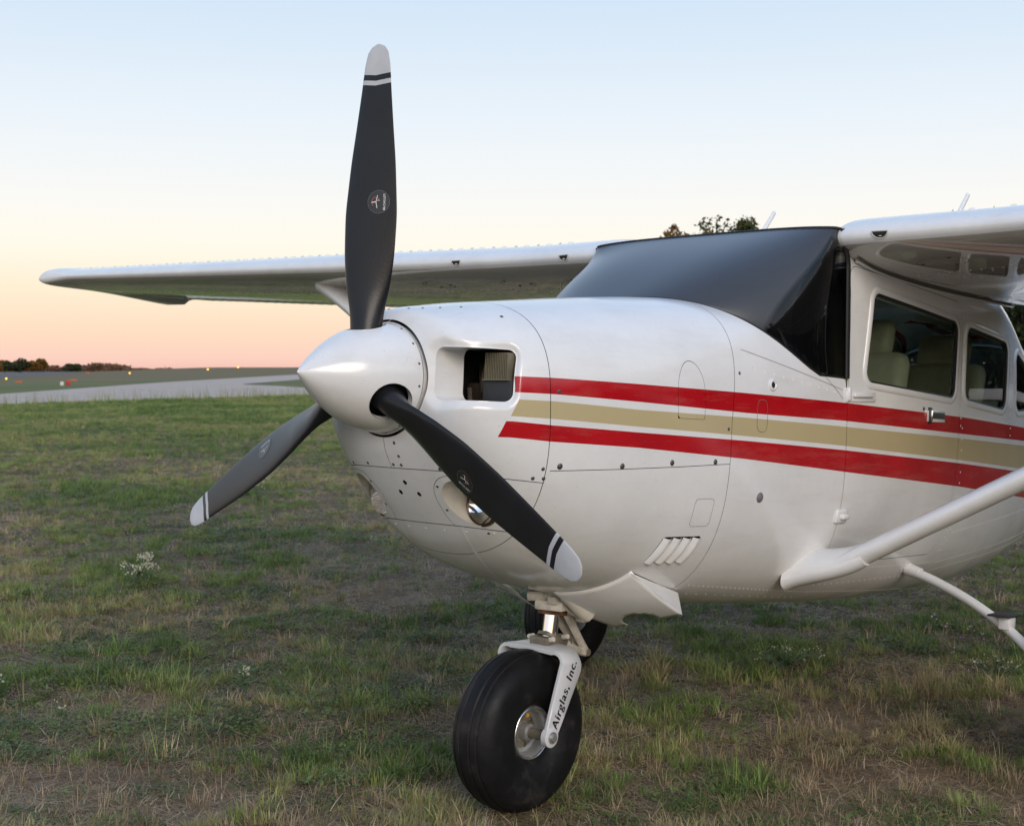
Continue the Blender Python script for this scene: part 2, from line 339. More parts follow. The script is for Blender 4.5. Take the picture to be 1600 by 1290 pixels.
SA=np.array([
[-1.87,.598,.675,-.803,-.14,8.0,2.8],[-2.6,.605,.675,-.84,-.14,8.0,2.8],[-3.3,.592,.67,-.847,-.12,7.0,2.6],[-3.6,.578,.63,-.835,-.11,5.0,2.6],
[-3.95,.55,.50,-.81,-.09,3.4,2.5],[-4.3,.51,.42,-.76,-.05,2.9,2.4],[-5.5,.34,.34,-.45,.05,2.4,2.2],[-7.2,.10,.30,.10,.2,2,2]])
def interp(x,T):
    X=-T[:,0]; x=-np.asarray(x,float); out=[]; h=np.diff(X)
    for k in range(1,7):
        y=T[:,k]; m=np.diff(y)/h; d=np.zeros(len(X)); d[0]=m[0]; d[-1]=m[-1]
        for i in range(1,len(X)-1):
            if m[i-1]*m[i]>0:
                a=2*h[i]+h[i-1]; b=h[i]+2*h[i-1]; d[i]=(a+b)/(a/m[i-1]+b/m[i])
        i=np.clip(np.searchsorted(X,x)-1,0,len(h)-1); t=(x-X[i])/h[i]
        out.append(y[i]*(1+2*t)*(1-t)**2+h[i]*d[i]*t*(1-t)**2+y[i+1]*t*t*(3-2*t)+h[i]*d[i+1]*t*t*(t-1))
    return out
def S(x,th,T):
    w,zt,zb,zc,n1,n2=interp(x,T); c,s=np.cos(th),np.sin(th); n=np.where(s>0,n1,n2); H=np.where(s>0,zt-zc,zc-zb)
    return np.stack([x+0*th, w*np.sign(c)*abs(c)**(2/n), zc+H*np.sign(s)*abs(s)**(2/n)],-1)
def ysurf(x,z,T=None):
    T=T if T is not None else (ST if x>-1.875 else SA)
    w,zt,zb,zc,n1,n2=[float(q) for q in interp(x,T)]; n=n1 if z>zc else n2; H=(zt-zc) if z>zc else (zc-zb)
    return w*max(0,1-(abs(z-zc)/H)**n)**(1/n)
def nsurf(x,z,T=None):
    e=.004; y0=ysurf(x,z,T); dx=(ysurf(x+e,z,T)-ysurf(x-e,z,T))/(2*e); dz=(ysurf(x,z+e,T)-ysurf(x,z-e,T))/(2*e); v=np.array((-dx,1,-dz)); return v/np.linalg.norm(v)
def loft(xs,nth,T):
    th=np.linspace(-PI,PI,nth+1)[:-1]
    q=np.linspace(-PI,PI,4001); P=S((-1.16 if T is ST else -2.6)+0*q,q,T)
    L=np.concatenate([[0],np.cumsum(np.linalg.norm(np.diff(P,axis=0),axis=1))]); th=np.interp(np.linspace(0,L[-1],nth+1)[:-1],L,q)
    X,TT=np.meshgrid(xs,th,indexing='ij'); V=S(X,TT,T).reshape(-1,3); F=[]
    for i in range(len(xs)-1):
        for k in range(nth):
            a=i*nth+k; b=i*nth+(k+1)%nth; F.append((a,b,b+nth,a+nth))
    return V,F
BX=[-.25,-.37,-.71,-1.24,-1.88,-2.96,-3.78,-7.2]
BZ=[[.017,.019,.018,.015,.008,-.012,-.038,-.12],[-.030,-.030,-.038,-.053,-.060,-.085,-.102,-.2],[-.051,-.051,-.063,-.069,-.082,-.105,-.126,-.22],
    [-.101,-.104,-.116,-.132,-.154,-.200,-.239,-.38],[-.116,-.123,-.134,-.148,-.170,-.214,-.254,-.39],[-.164,-.172,-.182,-.210,-.251,-.316,-.375,-.6]]
def stripes(V):
    V=np.asarray(V); x=V[:,0]; z=V[:,2]; Z=np.array([np.interp(-x,[-b for b in BX],r) for r in BZ])   # 6 x n, descending
    s=np.full(len(V),-1.0); s=np.where(z>Z[0],-(z-Z[0])/.04,s)
    for k in range(5): m=(z<=Z[k])&(z>Z[k+1]); s=np.where(m,k+(Z[k]-z)/(Z[k]-Z[k+1]),s)
    s=np.where(z<=Z[5],5+(Z[5]-z)/.04,s)
    xs=np.interp(s,[0,1,2,3,4,5],[-.262,-.259,-.262,-.240,-.229,-.214]); r=dict(front=x-xs); r.update({'edge%d'%i:z-Z[i] for i in range(6)}); return r
def skin(name,V,F,parent,label=None,m=None,flip=True,**k):
    return obj(name,V,F,m or M['body'],parent,attrs=stripes(V),label=label,flip=flip,angle=50,**k)
def seam_strip(name,pts,parent,w=.010,d=.004,T=None,m=None):
    """dark joint lying just under the skin; pts are body points on the surface"""
    V=[];P=np.array(pts,float); P=P[np.concatenate([[True],np.linalg.norm(np.diff(P,axis=0),axis=1)>1e-5])]; n=len(P)
    for i in range(n):
        t=P[min(i+1,n-1)]-P[max(i-1,0)]; t/=np.linalg.norm(t); x,y,z=P[i]
        w_,zt,zb,zc,n1,n2=[float(q) for q in interp(x,T if T is not None else ST)]
        nn=snormal(P[i],T); b=np.cross(t,nn)
        for s in (-1,1): V.append(P[i]-nn*d+b*w/2*s)
    F=[(2*i,2*i+1,2*i+3,2*i+2) for i in range(n-1)]
    return obj(name,V,F,m or M['dark'],parent,smooth=False)
def implicit(p,T):
    w,zt,zb,zc,n1,n2=[float(q) for q in interp(p[0],T)]; n=n1 if p[2]>zc else n2; H=(zt-zc) if p[2]>zc else (zc-zb)
    return (abs(p[1])/w)**n+(abs(p[2]-zc)/H)**n-1
def snormal(p,T=None):
    T=T if T is not None else (ST if p[0]>-1.875 else SA); e=.002; g=np.array([implicit(np.add(p,v),T)-implicit(np.subtract(p,v),T) for v in ((e,0,0),(0,e,0),(0,0,e))]); return g/np.linalg.norm(g)
def on(x,z,T=None,side=1,off=0):
    y=ysurf(x,z,T)*side; p=np.array((x,y,z)); n=snormal(p,T); return p+n*off,n
def front_x(y,z):
    """x of the nose surface at (y,z)"""
    lo,hi=-1.0,-.0885
    for _ in range(40):
        mid=(lo+hi)/2
        if implicit((mid,y,z),ST)>0: hi=mid
        else: lo=mid
    return (lo+hi)/2

GAP=.0011
seam_x=lambda z: -1.165-.13*np.clip(np.asarray(z)+.10,0,.6)**1.2          # joint between cowl and cabin
nose_sx=lambda V: -.372+.012*np.cos(np.clip(V[:,2],-.5,.3)*6)              # joint behind the nose bowl
ZM=lambda x: -.272+.02*np.clip(-x-.2,0,.2)/.2-.0*x                          # cowl waist joint
def zmid(x): return np.interp(-np.asarray(x),[.1,.16,.26,.383,.384,.62,.90,1.13,1.3],[-.272,-.273,-.287,-.298,-.260,-.252,-.241,-.230,-.226])
def zchin(x): return np.interp(-np.asarray(x),[.1,.28,.37,.5],[-.437,-.444,-.455,-.47])
# --- nose bowl with inlet, chin panel with the lamps
xs=-np.concatenate([.088+.012*np.linspace(0,1,9)[:-1]**1.5,np.linspace(.10,.17,22)[:-1],np.linspace(.17,.30,30)[:-1],np.linspace(.30,.42,18)])
NV,NF=loft(xs,300,ST)
inlet_=rbox(.302,.018,.140,.088,.038)
inlet=lambda P: inlet_(np.abs(P[:,1])-.55*(P[:,0]+.15),P[:,2])
def pillow(V):
    """roll the lip of each inlet inwards and scoop its inboard side"""
    V=V.copy(); d=inlet(V); s=1-smst(-.012,.020+.022*smst(.30,.20,np.abs(V[:,1])),d); sc=np.where(V[:,0]>-.30,1,0)
    V[:,0]-=.018*s**1.6*sc; V[:,1]-=np.sign(V[:,1])*.010*s**1.6*sc*smst(-.16,-.26,V[:,0]); return V
NV=pillow(NV)
LY,LZ,LR=.218,-.375,.069
lamp=lambda V: np.hypot(np.abs(V[:,1])-LY,(V[:,2]-LZ-.006))-LR
fb=lambda V: nose_sx(V)-V[:,0]+GAP
V,F,_=clip(NV,NF,fb)
bowl_all=(V,F)
Vt,Ft,_=clip(V,F,lambda V: zmid(V[:,0])+GAP-V[:,2])
Vt,Ft,inl=clip(Vt,Ft,lambda V: np.where(V[:,0]>-.34,-(inlet(V)+.010),-1))
Vt,Ft,_=clip(Vt,Ft,lambda V: np.where((V[:,2]<-.17),.0009-np.abs(V[:,1]),-1))   # split below the spinner
bowl=skin('nose_bowl',Vt,Ft,plane)
Vc,Fc,_=clip(V,F,lambda V: V[:,2]-zmid(V[:,0])+GAP); Vc,Fc,_=clip(Vc,Fc,lambda V: zchin(V[:,0])+GAP-V[:,2])
Vc,Fc,lml=clip(Vc,Fc,lambda V: -lamp(V))
plate=lambda V: rbox(LY+.002,LZ-.012,.098,.100,.085)(np.abs(V[:,1]),V[:,2])
Vp,Fp,_=clip(Vc,Fc,lambda V: plate(V)+GAP*.7)
Vc2,Fc2,_=clip(Vc,Fc,lambda V: -plate(V)+GAP*.7)
HOL=((.029,-.316),(-.013,-.348),(.065,-.350))
hl=[]
for (hy,hz) in HOL:
    Vc2,Fc2,l=clip(Vc2,Fc2,lambda V: .0075-np.hypot(V[:,1]-hy,V[:,2]-hz)); hl+=l
chin=skin('chin_panel',Vc2,Fc2,plane)
for sgn in (1,-1):
    m_=lambda V: -sgn*V[:,1]
    a,b_,_=clip(Vp,Fp,m_); skin('lamp_surround',a,b_,chin)
Vl,Fl,_=clip(V,F,lambda V: V[:,2]-zchin(V[:,0])+GAP)
low=skin('lower_chin',Vl,Fl,plane)
# dark backing under the joints of the nose
def line(fx,fz,n=60): return [(fx(t),0,fz(t)) for t in np.linspace(0,1,n)]
def ring_at(f,nth=160,T=ST,off=0):
    P=[]
    for th in np.linspace(-PI,PI,nth+1):
        x=-.36
        for _ in range(6): x=float(f(np.array([S(np.array(x),np.array(th),T)]))[0])
        P.append(S(np.array(x),np.array(th),T))
    return P
seam_strip('joint',ring_at(nose_sx),plane,.012)
seam_strip('joint',ring_at(lambda V: seam_x(V[:,2]),T=ST),plane,.012)
for side in (1,-1):
    P=[]
    for x in np.linspace(-.385,-1.16,40): P.append((x,side*ysurf(x,float(zmid(x)),ST),float(zmid(x))))
    seam_strip('joint',P,plane)
Pn=[]; Pc=[]
for y in np.linspace(-.40,.40,80):
    z=-.275
    for _ in range(4): z=float(zmid(front_x(y,z)))
    Pn.append((front_x(y,z),y,z))
for y in np.linspace(-.31,.31,60):
    z=-.445
    for _ in range(4): z=float(zchin(front_x(y,z)))
    Pc.append((front_x(y,z),y,z))

for sg_,y0_ in ((1,.150),(-1,-.122)):
    Q=[]
    for x_,y_ in zip((-.286,-.342,-.432,-.52,-.601),((.150,.136,.107,.070,.029) if sg_>0 else (-.122,-.146,-.183,-.19,-.17))):
        w_,zt_,zb_,zc_,n1_,n2_=[float(q_) for q_ in interp(x_,ST)]; Q.append((x_,y_,zc_-(zc_-zb_)*(1-(abs(y_)/w_)**n2_)**(1/n2_)))
    Q=np.array(Q); tt_=np.linspace(0,4,24); Q=np.stack([np.interp(tt_,range(5),Q[:,k_]) for k_ in range(3)],-1)
    V_=[]
    for k_ in range(24):
        x_,y_,z_=Q[k_]; w_,zt_,zb_,zc_,n1_,n2_=[float(q_) for q_ in interp(x_,ST)]; p_=np.array((x_,y_,zc_-(zc_-zb_)*(1-(abs(y_)/w_)**n2_)**(1/n2_))); n_=snormal(p_,ST); t_=Q[min(k_+1,23)]-Q[max(k_-1,0)]; b_=np.cross(t_,n_); b_/=np.linalg.norm(b_)
        for u_,h_ in ((-.012,.0003),(-.003,.0016),(-.0012,.0018),(-.001,-.0005),(.0012,-.0005)): V_.append(p_+b_*u_+n_*h_)
    obj('lapped_seam',V_,[(5*i+j,5*i+j+1,5*i+6+j,5*i+5+j) for i in range(23) for j in range(4)],M['white'],low,angle=40,flip=True)
seam_strip('joint',Pn,plane); seam_strip('joint',Pc,plane); seam_strip('joint',[(front_x(0,z),0,z) for z in np.linspace(-.185,-.275,12)],plane)
# inlets: duct wall, cooling fins, baffles
def duct(name,loop,depth,mt,parent,step=.006,flare=0):
    L=simplify(loop,step); c=L.mean(0); n=len(L); V=[]
    back=depth
    for p in L:
        for t in (0,.15,.5,1): 
            q=np.array(p); bk_=min(back,p[0]-.012); q[0]=p[0]*(1-t)+bk_*t+(.0005 if t==0 else 0); q[1:]=c[1:]+(p[1:]-c[1:])*(1+flare*t); V.append(q)
    F=[(i*4+j,((i+1)%n)*4+j,((i+1)%n)*4+j+1,i*4+j+1) for i in range(n) for j in range(3)]
    return obj(name,V,F,mt,parent,angle=60)
for l in inl:
    if len(l)<30: continue
    sg=np.sign(l.mean(0)[1]); du=duct('inlet_duct',l,-.225,M['white'],bowl)
    bk=MB(); bk.box((-.42,sg*.24,0),(.004,.16,.11)); bk.box((-.325,sg*.22,.100),(.095,.085,.003)); bk.box((-.325,sg*.24,-.105),(.095,.11,.004)); bk.box((-.325,sg*.10,0),(.095,.004,.11)); bk.obj('baffle_box',M['dark'],bowl,smooth=False)
    f_=MB()
    for i in range(14): f_.box((-.262,sg*(.262+i*.0068),.047),(.012,.0016,.040))
    f_.box((-.285,sg*.303,.046),(.010,.048,.040)); f_.box((-.258,sg*.308,.006),(.014,.050,.002)); f_.obj('cylinder_fins',M['fin'],bowl,smooth=False)
    MB().box((-.262,sg*.310,-.040),(.008,.058,.044),bev=.003).obj('rubber_baffle',M['baffle'],bowl)
    e=MB(); e.box((-.33,sg*.20,-.045),(.03,.06,.045),bev=.01); e.tube([(-.30,sg*.235,.07),(-.29,sg*.225,.01),(-.30,sg*.215,-.03)],.014,10)
    for i in range(9): e.box((-.33,sg*(.18+i*.008),.03),(.016,.0015,.03))
    e.tube([(-.26,sg*.19,-.02),(-.255,sg*.20,-.06),(-.27,sg*.22,-.075)],.009,8); e.obj('engine_cylinder',M['engine'],bowl)
# landing lamps
def lens_mat():
    m,t,b=mat('lamp_glass'); b.inputs['Base Color'].default_value=(.9,.92,.93,1); b.inputs['Metallic'].default_value=1; b.inputs['Roughness'].default_value=.05
    tc=N(t,'ShaderNodeTexCoord'); v=N(t,'ShaderNodeTexVoronoi'); v.inputs['Scale'].default_value=230; t.links.new(tc.outputs['Object'],v.inputs['Vector']); bp=N(t,'ShaderNodeBump'); bp.inputs['Strength'].default_value=.45; bp.inputs['Distance'].default_value=.002; t.links.new(v.outputs['Distance'],bp.inputs['Height']); t.links.new(bp.outputs[0],b.inputs['Normal']); return m
M['lens_rough']=lens_mat(); M['lens']=simple('clear_lamp_mirror',(.85,.87,.9),.04,metal=1)
for l in lml:
    if len(l)<30: continue
    sg=np.sign(l.mean(0)[1]); duct('lamp_recess',l,-.335,M['cream'],chin)
    r=MB(); r.lathe([(-.308,.057),(-.304,.061),(-.308,.067),(-.34,.068)],40,(0,sg*LY,LZ)); r.obj('lamp_rim',M['dark'] if sg<0 else simple('brass_rim',(.13,.08,.05),.3,metal=.8),chin)
    ln=MB(); ln.lathe([(-.310,.060),(-.321,.050),(-.334,.030),(-.340,.001)] if sg>0 else [(-.296,.060),(-.293,.030),(-.292,.001)],40,(0,sg*LY,LZ)); lo=ln.obj('landing_lamp',M['lens'] if sg>0 else M['lens_rough'],chin)
for l in hl: duct('drain_hole',l,-.24,M['dark'],chin,.002)
# ---------------- cowling ----------------
xs=-np.linspace(.36,1.36,120); CV,CF=loft(xs,300,ST)
CV_,CF_,_=clip(CV,CF,lambda V: V[:,0]-nose_sx(V)+GAP)          # aft of the nose joint
CV_,CF_,_=clip(CV_,CF_,lambda V: seam_x(V[:,2])-V[:,0]+GAP)     # ahead of the cabin joint
up=clip(CV_,CF_,lambda V: zmid(V[:,0])+GAP-V[:,2]); lw=clip(CV_,CF_,lambda V: V[:,2]-zmid(V[:,0])+GAP)
def cut_panel(V,F,sdf,name,parent,gap=GAP,side=1,proud=0,**k):
    """cut a flush access panel out of a skin and keep it as a piece of its own"""
    s=lambda P: np.where(P[:,1]*side>0,sdf(P[:,0],P[:,2]),.5)
    V1,F1,l=clip(V,F,lambda P: gap*.6-s(P)); V2,F2,_=clip(V,F,lambda P: s(P)+gap*.6)
    if len(F2): skin(name,V2,F2,parent,**k)
    for q in l:
        if len(q)>10: 
            L=simplify(q,.012); pts=[p for p in L]+[L[0]]; seam_strip('panel_joint',pts,parent,.007,.003)
    return V1,F1
V,F,_=up
cowl=bpy.data.objects.new('upper_cowling',None)
oil=lambda x,z: np.where(z>0.0,np.hypot((x+.955),(z-.0)*.62)-.066,np.maximum(np.abs(x+.955)-.066,-z-.083))
# build the parent first with a mesh, panels afterwards
def make_skin(name,V,F,cuts,parent,**k):
    base=obj(name,mesh(name,[(0,0,0)],[]),parent=parent)
    for c in cuts: V,F=cut_panel(V,F,c[0],c[1],base,**(c[2] if len(c)>2 else {}))
    me=mesh(name,V,[tuple(reversed(f)) for f in F],M['body'],True,50,stripes(V)); base.data=me; return base
cowl=make_skin('upper_cowling',V,F,[(oil,'oil_door')],plane)
V,F,_=lw
LVX0,LVX1,LVZ0,LVZ1=-1.10,-.91,-.566,-.474
lv=lambda x,z: rpoly([(-.922,LVZ1),(-1.098,LVZ1),(-1.078,LVZ0),(-.902,LVZ0)],.006)(x,z)
V,F,lvl=clip(V,F,lambda P: np.where(P[:,1]>0,-lv(P[:,0],P[:,2]),-1))
# rear underside of the cowl opens downwards as two flaps
flapz=lambda x,y: None
FX0,FX1=-.90,-1.175
fcut=lambda P: np.maximum(np.maximum(P[:,0]-(FX0-.0),np.where(np.abs(P[:,1])>.10,-1,.03)),P[:,2]-(-.60-.30*np.clip(-P[:,0]-.90,0,.3)))
V,F,_=clip(V,F,lambda P: -fcut(P))
lowc=make_skin('lower_cowling',V,F,[(rbox(-1.062,-.393,.047,.047,.012),'small_access_door')],plane)
# louvres: four slanting scoops pressed out of the panel
bk=MB()
for i in range(1,2):
    pts=[]
for i in range(4):
    V=[];F=[];n=9;m=7
    for a in range(n):
        for b in range(m):
            u=a/(n-1); v=b/(m-1)
            x=-.925-.0445*i-.036*v+ .020*(u) ; z=LVZ1-.003-u*(LVZ1-LVZ0-.006)
            x0=x-.0; p,nn=on(x0,z,ST); bulge=.017*math.sin(PI*min(1,v*.86+.02))**.8*(.75+.25*math.sin(PI*u))-.004*(v>.99)
            V.append(p+nn*(bulge-.002))
    F=[(a*m+b,a*m+b+1,(a+1)*m+b+1,(a+1)*m+b) for a in range(n-1) for b in range(m-1)]
    # closed rear lip and lower end
    k=len(V)
    for a in range(n):
        u=a/(n-1); x=-.925-.0445*i-.038+.020*u; z=LVZ1-.003-u*(LVZ1-LVZ0-.006); p,nn=on(x,z,ST); V.append(p-nn*.004)
    F+=[(a*m+m-1,k+a,k+a+1,(a+1)*m+m-1) for a in range(n-1)]
    obj('louvre',V,F,M['white'],lowc,angle=50)
P=[];
Q=[on(x,z,ST,1,-.012)[0] for (x,z) in ((-.93,LVZ1+.006),(-1.12,LVZ1+.006),(-1.09,LVZ0-.008),(-.89,LVZ0-.008))]
obj('louvre_opening',Q,[(0,1,2,3)],M['dark'],lowc,smooth=False)
# cowl flaps
def flap(side):
    n=22;V=[];F=[];m=14
    x0s=FX0
    def edge_top(s): # s 0 inner..1 outer : hinge curve on the cowl from the belly up to the apex
        x=-.86-.0*s; return x
    pts=[]
    apex=np.array((-.885,.365,-.600)); 
    inner0=np.array((-.80,.10,-.708)); outer1=np.array((-1.10,.428,-.748)); inner1=np.array((-1.13,.13,-.832))
    for a in range(n+1):
        u=a/n
        for b in range(m+1):
            v=b/m
            # top edge follows the belly curve
            y=inner0[1]+(apex[1]-inner0[1])*u; x=inner0[0]+(apex[0]-inner0[0])*u
            zc_=-interp(x,ST)[2]*0; w_,zt,zb,zc,n1,n2=[float(q) for q in interp(x,ST)]; z=zc-(zc-zb)*(1-(y/w_)**n2)**(1/n2); top=np.array((x,y,z-.003))
            bot=inner1+(outer1-inner1)*u; bot=bot+np.array((0,0,-.018*math.sin(PI*u)*0))
            p=top*(1-v)+bot*v; p[2]-=.018*math.sin(PI*v)*(1-u*.6)
            V.append((p[0],p[1]*side,p[2]))
    F=[(a*(m+1)+b,(a+1)*(m+1)+b,(a+1)*(m+1)+b+1,a*(m+1)+b+1) for a in range(n) for b in range(m)]
    V=np.array(V)
    # notch cut in the trailing edge
    yn=.262
    tip=inner1+(outer1-inner1)*.44
    f=lambda P: .090-np.hypot((P[:,1]*side-tip[1])*1.15,(P[:,0]-tip[0]+.005))
    V,F,_=clip(V,F,f)
    sol=MB(); sol.add(V,F)
    o=sol.obj('cowl_flap',M['white'],lowc,angle=60)
    md=o.modifiers.new('t','SOLIDIFY'); md.thickness=.0022
    # side gusset closing the flap towards the fuselage
    A=apex; B=np.array((-1.205,.335,-.690)); Cc=outer1; G=[]
    k=10
    for i in range(k+1):
        t=i/k
        top=A*(1-t)+B*t; x=top[0]; 
        w_,zt,zb,zc,n1,n2=[float(q) for q in interp(x,ST)]; top[2]=min(top[2],-.01+zc-(zc-zb)*(1-(min(top[1],w_)/w_)**n2)**(1/n2)+.012)
        botp=A*(1-t)+Cc*t; G+= [(top[0],top[1]*side,top[2]),(botp[0],botp[1]*side,botp[2])]
    g=MB(); g.add(G,[(2*i,2*i+1,2*i+3,2*i+2) for i in range(k)]); go=g.obj('flap_gusset',M['white'],o,smooth=False)
    md=go.modifiers.new('t','SOLIDIFY'); md.thickness=.002
    return o
flap(1); flap(-1)
dk=MB(); dk.box((-.98,0,-.60),(.19,.25,.004)); dk.box((-1.19,0,-.66),(.004,.26,.06)); dk.obj('firewall',M['dark'],lowc,smooth=False)
tp=MB(); tp.tube([(-.83,.10,-.66),(-.93,.115,-.745),(-.975,.12,-.775)],.030,16); tp.obj('exhaust_pipe',M['cream'],lowc)

# ---------------- cabin and rear fuselage ----------------
xs=-np.concatenate([np.linspace(1.10,1.90,100)]); DV,DF=loft(xs,300,ST)
DV,DF,_=clip(DV,DF,lambda V: V[:,0]-seam_x(V[:,2])+GAP); DV,DF,_=clip(DV,DF,lambda V: -1.8865-V[:,0]+GAP)
# windshield foot: plan curve of the base of the glass
WXC,WXS,WY,WP=-1.17,-1.885,.585,2.6
def ws_x(y,v=0.0):
    ys=.590*(1-v)+.574*v; xc=WXC*(1-v)+(-1.80)*v; xs_=WXS+(.045*smst(.75,1,v)); q=np.clip(np.abs(y)/ys,0,1); p=WP+3.6*v
    return xs_+(xc-xs_)*(1-q**p)**(1/p)
DV,DF,wl=clip(DV,DF,lambda V: np.where(V[:,2]>.10,ws_x(V[:,1])+0*V[:,0]-V[:,0],-1)*-1 if False else np.where(V[:,2]>.10,ws_x(V[:,1])-V[:,0],-1.0))
def cabin_cuts(): pass
fus1=make_skin('forward_fuselage',DV,DF,[],plane)
seam_strip('joint',[(-1.8865,ysurf(-1.88,z,ST),z) for z in np.linspace(.12,-.60,40)],plane,.008)
xs=-np.concatenate([np.linspace(1.8865,4.4,260),np.linspace(4.43,7.2,50)]); AV,AF=loft(xs,340,SA)
W1=rpoly([(-2.082,.452),(-2.872,.400),(-2.850,.060),(-2.020,.092)],.05)
W2=rpoly([(-2.962,.394),(-3.488,.357),(-3.465,.030),(-2.955,.062)],.055)
W3=rpoly([(-3.600,.335),(-3.95,.22),(-4.06,.06),(-3.61,.030)],.05)
DOOR=rpoly([(-1.896,.535),(-2.915,.485),(-2.915,-.10),(-2.86,-.612),(-1.896,-.612)],.06)
side_=lambda sdf,s: (lambda P: np.where(P[:,1]*s>0,sdf(P[:,0],P[:,2]),.5))
V,F=AV,AF
doors={}
V,F,l=clip(V,F,lambda P: GAP-side_(DOOR,1)(P)); 
Vd,Fd,_=clip(AV,AF,lambda P: side_(DOOR,1)(P)+GAP)
wloops=[]
for s in (1,-1):
    for k,W in ((2,W2),(3,W3)):
        V,F,l=clip(V,F,lambda P: -side_(W,s)(P)); wloops+=[(s,k,q) for q in l if len(q)>20]
V,F,l=clip(V,F,lambda P: -side_(W1,-1)(P)); wloops+=[(-1,1,q) for q in l if len(q)>20]
Vd,Fd,l=clip(Vd,Fd,lambda P: -side_(W1,1)(P)); wloops+=[(1,1,q) for q in l if len(q)>20]
REAR=rbox(-4.02,0,.31,.37,.07)
V,F,rl=clip(V,F,lambda P: np.where(P[:,2]>.15,-REAR(P[:,0],P[:,1]),-1))
fus=make_skin('cabin_and_tail_fuselage',V,F,[],plane)
door=skin('cabin_door',Vd,Fd,plane)
# joint behind the door edge
dp=[]
_,_,dl=clip(AV,AF,lambda P: side_(DOOR,1)(P))
for q in dl:
    if len(q)>40:
        L=simplify(q,.02); seam_strip('door_joint',list(L)+[L[0]],plane,.010,.004,SA)
def pane(name,W,s,parent,inset=.006):
    P,Fp,_=clip(AV,AF,lambda P: side_(W,s)(P)-.004); P=P.copy(); P[:,1]-=inset*s
    return obj(name,P,Fp,M['pane'],parent,flip=True,angle=180)
for (s,k,q) in wloops:
    L=simplify(q,.012); par=door if (k==1 and s==1) else fus
    nr=lambda p: (0,s,0)
    a,b_=sweep(L,[(-.004,-.014),(-.004,.0035),(.006,.006),(.020,.0045),(.024,-.001)],nr); fr=MB().add(a,b_).obj('window_frame',M['white'],par,angle=60)
    a,b_=sweep(L,[(-.012,-.010),(-.012,-.002),(-.004,.0025),(-.002,-.010)],nr); MB().add(a,b_).obj('window_seal',M['seal'],fr)
    pane('window_pane',{1:W1,2:W2,3:W3}[k],s,fr)
P_,Fp_,_=clip(AV,AF,lambda P: np.where(P[:,2]>.15,REAR(P[:,0],P[:,1])-.004,1)); P_=P_.copy(); P_[:,2]-=.005; obj('rear_window',P_,Fp_,M['pane'],fus,flip=True,angle=180)
for q in rl:
    if len(q)>20: a,b_=sweep(simplify(q,.02),[(-.006,-.010),(-.006,.003),(.018,.003),(.022,-.001)],lambda p: (0,0,1)); MB().add(a,b_).obj('rear_window_frame',M['white'],fus,angle=60)
# cabin lining with the same openings
xs=-np.linspace(1.93,4.45,120); IV,IF=loft(xs,200,SA)
IV=IV.copy()
for s in (1,-1):
    for W in (W1,W2,W3): IV,IF,_=clip(IV,IF,lambda P: .004-side_(W,s)(P))
IV,IF,_=clip(IV,IF,lambda P: np.where(P[:,2]>.15,.004-REAR(P[:,0],P[:,1]),-1))
IV=IV.copy(); IV[:,1]*=.965; IV[:,2]=np.where(IV[:,2]>0,IV[:,2]*.95,np.maximum(IV[:,2]*.95,-.62)); obj('cabin_lining',IV,IF,M['interior'],fus)
# glareshield, panel and the dark footwell under the windshield
g=MB(); gp=[]
for y in np.linspace(-.55,.55,23): gp.append((float(ws_x(y))-.03,y))
V=[];F=[]
for (x,y) in gp: 
    zz=.335-.62*abs(y)**2.6*1.0
    V+=[(x,y,max(.10,zz)-.03),(-1.80,y,max(.10,zz*.85)-.03),(-1.86,y,-.2)]
F=[(3*i+j,3*i+3+j,3*i+4+j,3*i+1+j) for i in range(len(gp)-1) for j in range(2)]
g.add(V,F); g.obj('glareshield',M['panel'],fus1)
MB().box((-1.90,0,-.36),(.01,.50,.20)).obj('footwell',M['dark'],fus1,smooth=False)
# seats
def seat(x,y):
    b=MB(); b.box((x,y,-.30),(.24,.23,.06),bev=.04); o=b.obj('seat_cushion',M['leather'],plane,angle=60)
    R=Matrix.Rotation(math.radians(-14),3,'Y')
    k=MB(); k.box((x-.27,y,-.03),(.055,.225,.29),R,bev=.05); k.obj('seat_backrest',M['leather'],o,angle=60)
    k=MB(); k.box((x-.37,y,.315),(.045,.13,.085),R,bev=.04); k.obj('headrest',M['leather'],o,angle=60)
    k=MB(); k.box((x,y,-.49),(.20,.19,.13)); k.obj('seat_base',M['panel'],o,smooth=False)
for x,y in ((-2.30,.27),(-2.30,-.27),(-3.12,.27),(-3.12,-.27)): seat(x,y)
# ---- windshield
nu,nv=90,40; V=[]
def base_z(y):
    x=float(ws_x(y)); w,zt,zb,zc,n1,n2=[float(q) for q in interp(x,ST)]; q=min(1,abs(y)/w); return zc+(zt-zc)*(1-q**n1)**(1/n1)
for j in range(nv+1):
    v=j/nv; ys=.590*(1-v)+.574*v
    for i in range(nu+1):
        a=-1+2*i/nu; a=math.sin(a*PI/2)*.5+a*.5; y=ys*a; yb=.590*a
        z0=base_z(yb)-.004; z1=.672-.012*abs(a)**4; x=float(ws_x(y,v)); 
        bow=.016*math.sin(PI*v)*(1-abs(a)**4)
        V.append((x+bow*.4,y,z0*(1-v)+z1*v+bow*.9))
F=[(j*(nu+1)+i,j*(nu+1)+i+1,(j+1)*(nu+1)+i+1,(j+1)*(nu+1)+i) for j in range(nv) for i in range(nu)]
WV=np.array(V); cor=[abs(V[i][1])/(.590*(1-(i//(nu+1))/nv)+.574*((i//(nu+1))/nv))-(.865+.125*(i//(nu+1))/nv) for i in range(len(V))]
ws=obj('windshield',V,F,M['ws'],plane,angle=180,attrs=dict(corner=cor))
md=ws.modifiers.new('t','SOLIDIFY'); md.thickness=.004; md.offset=-1
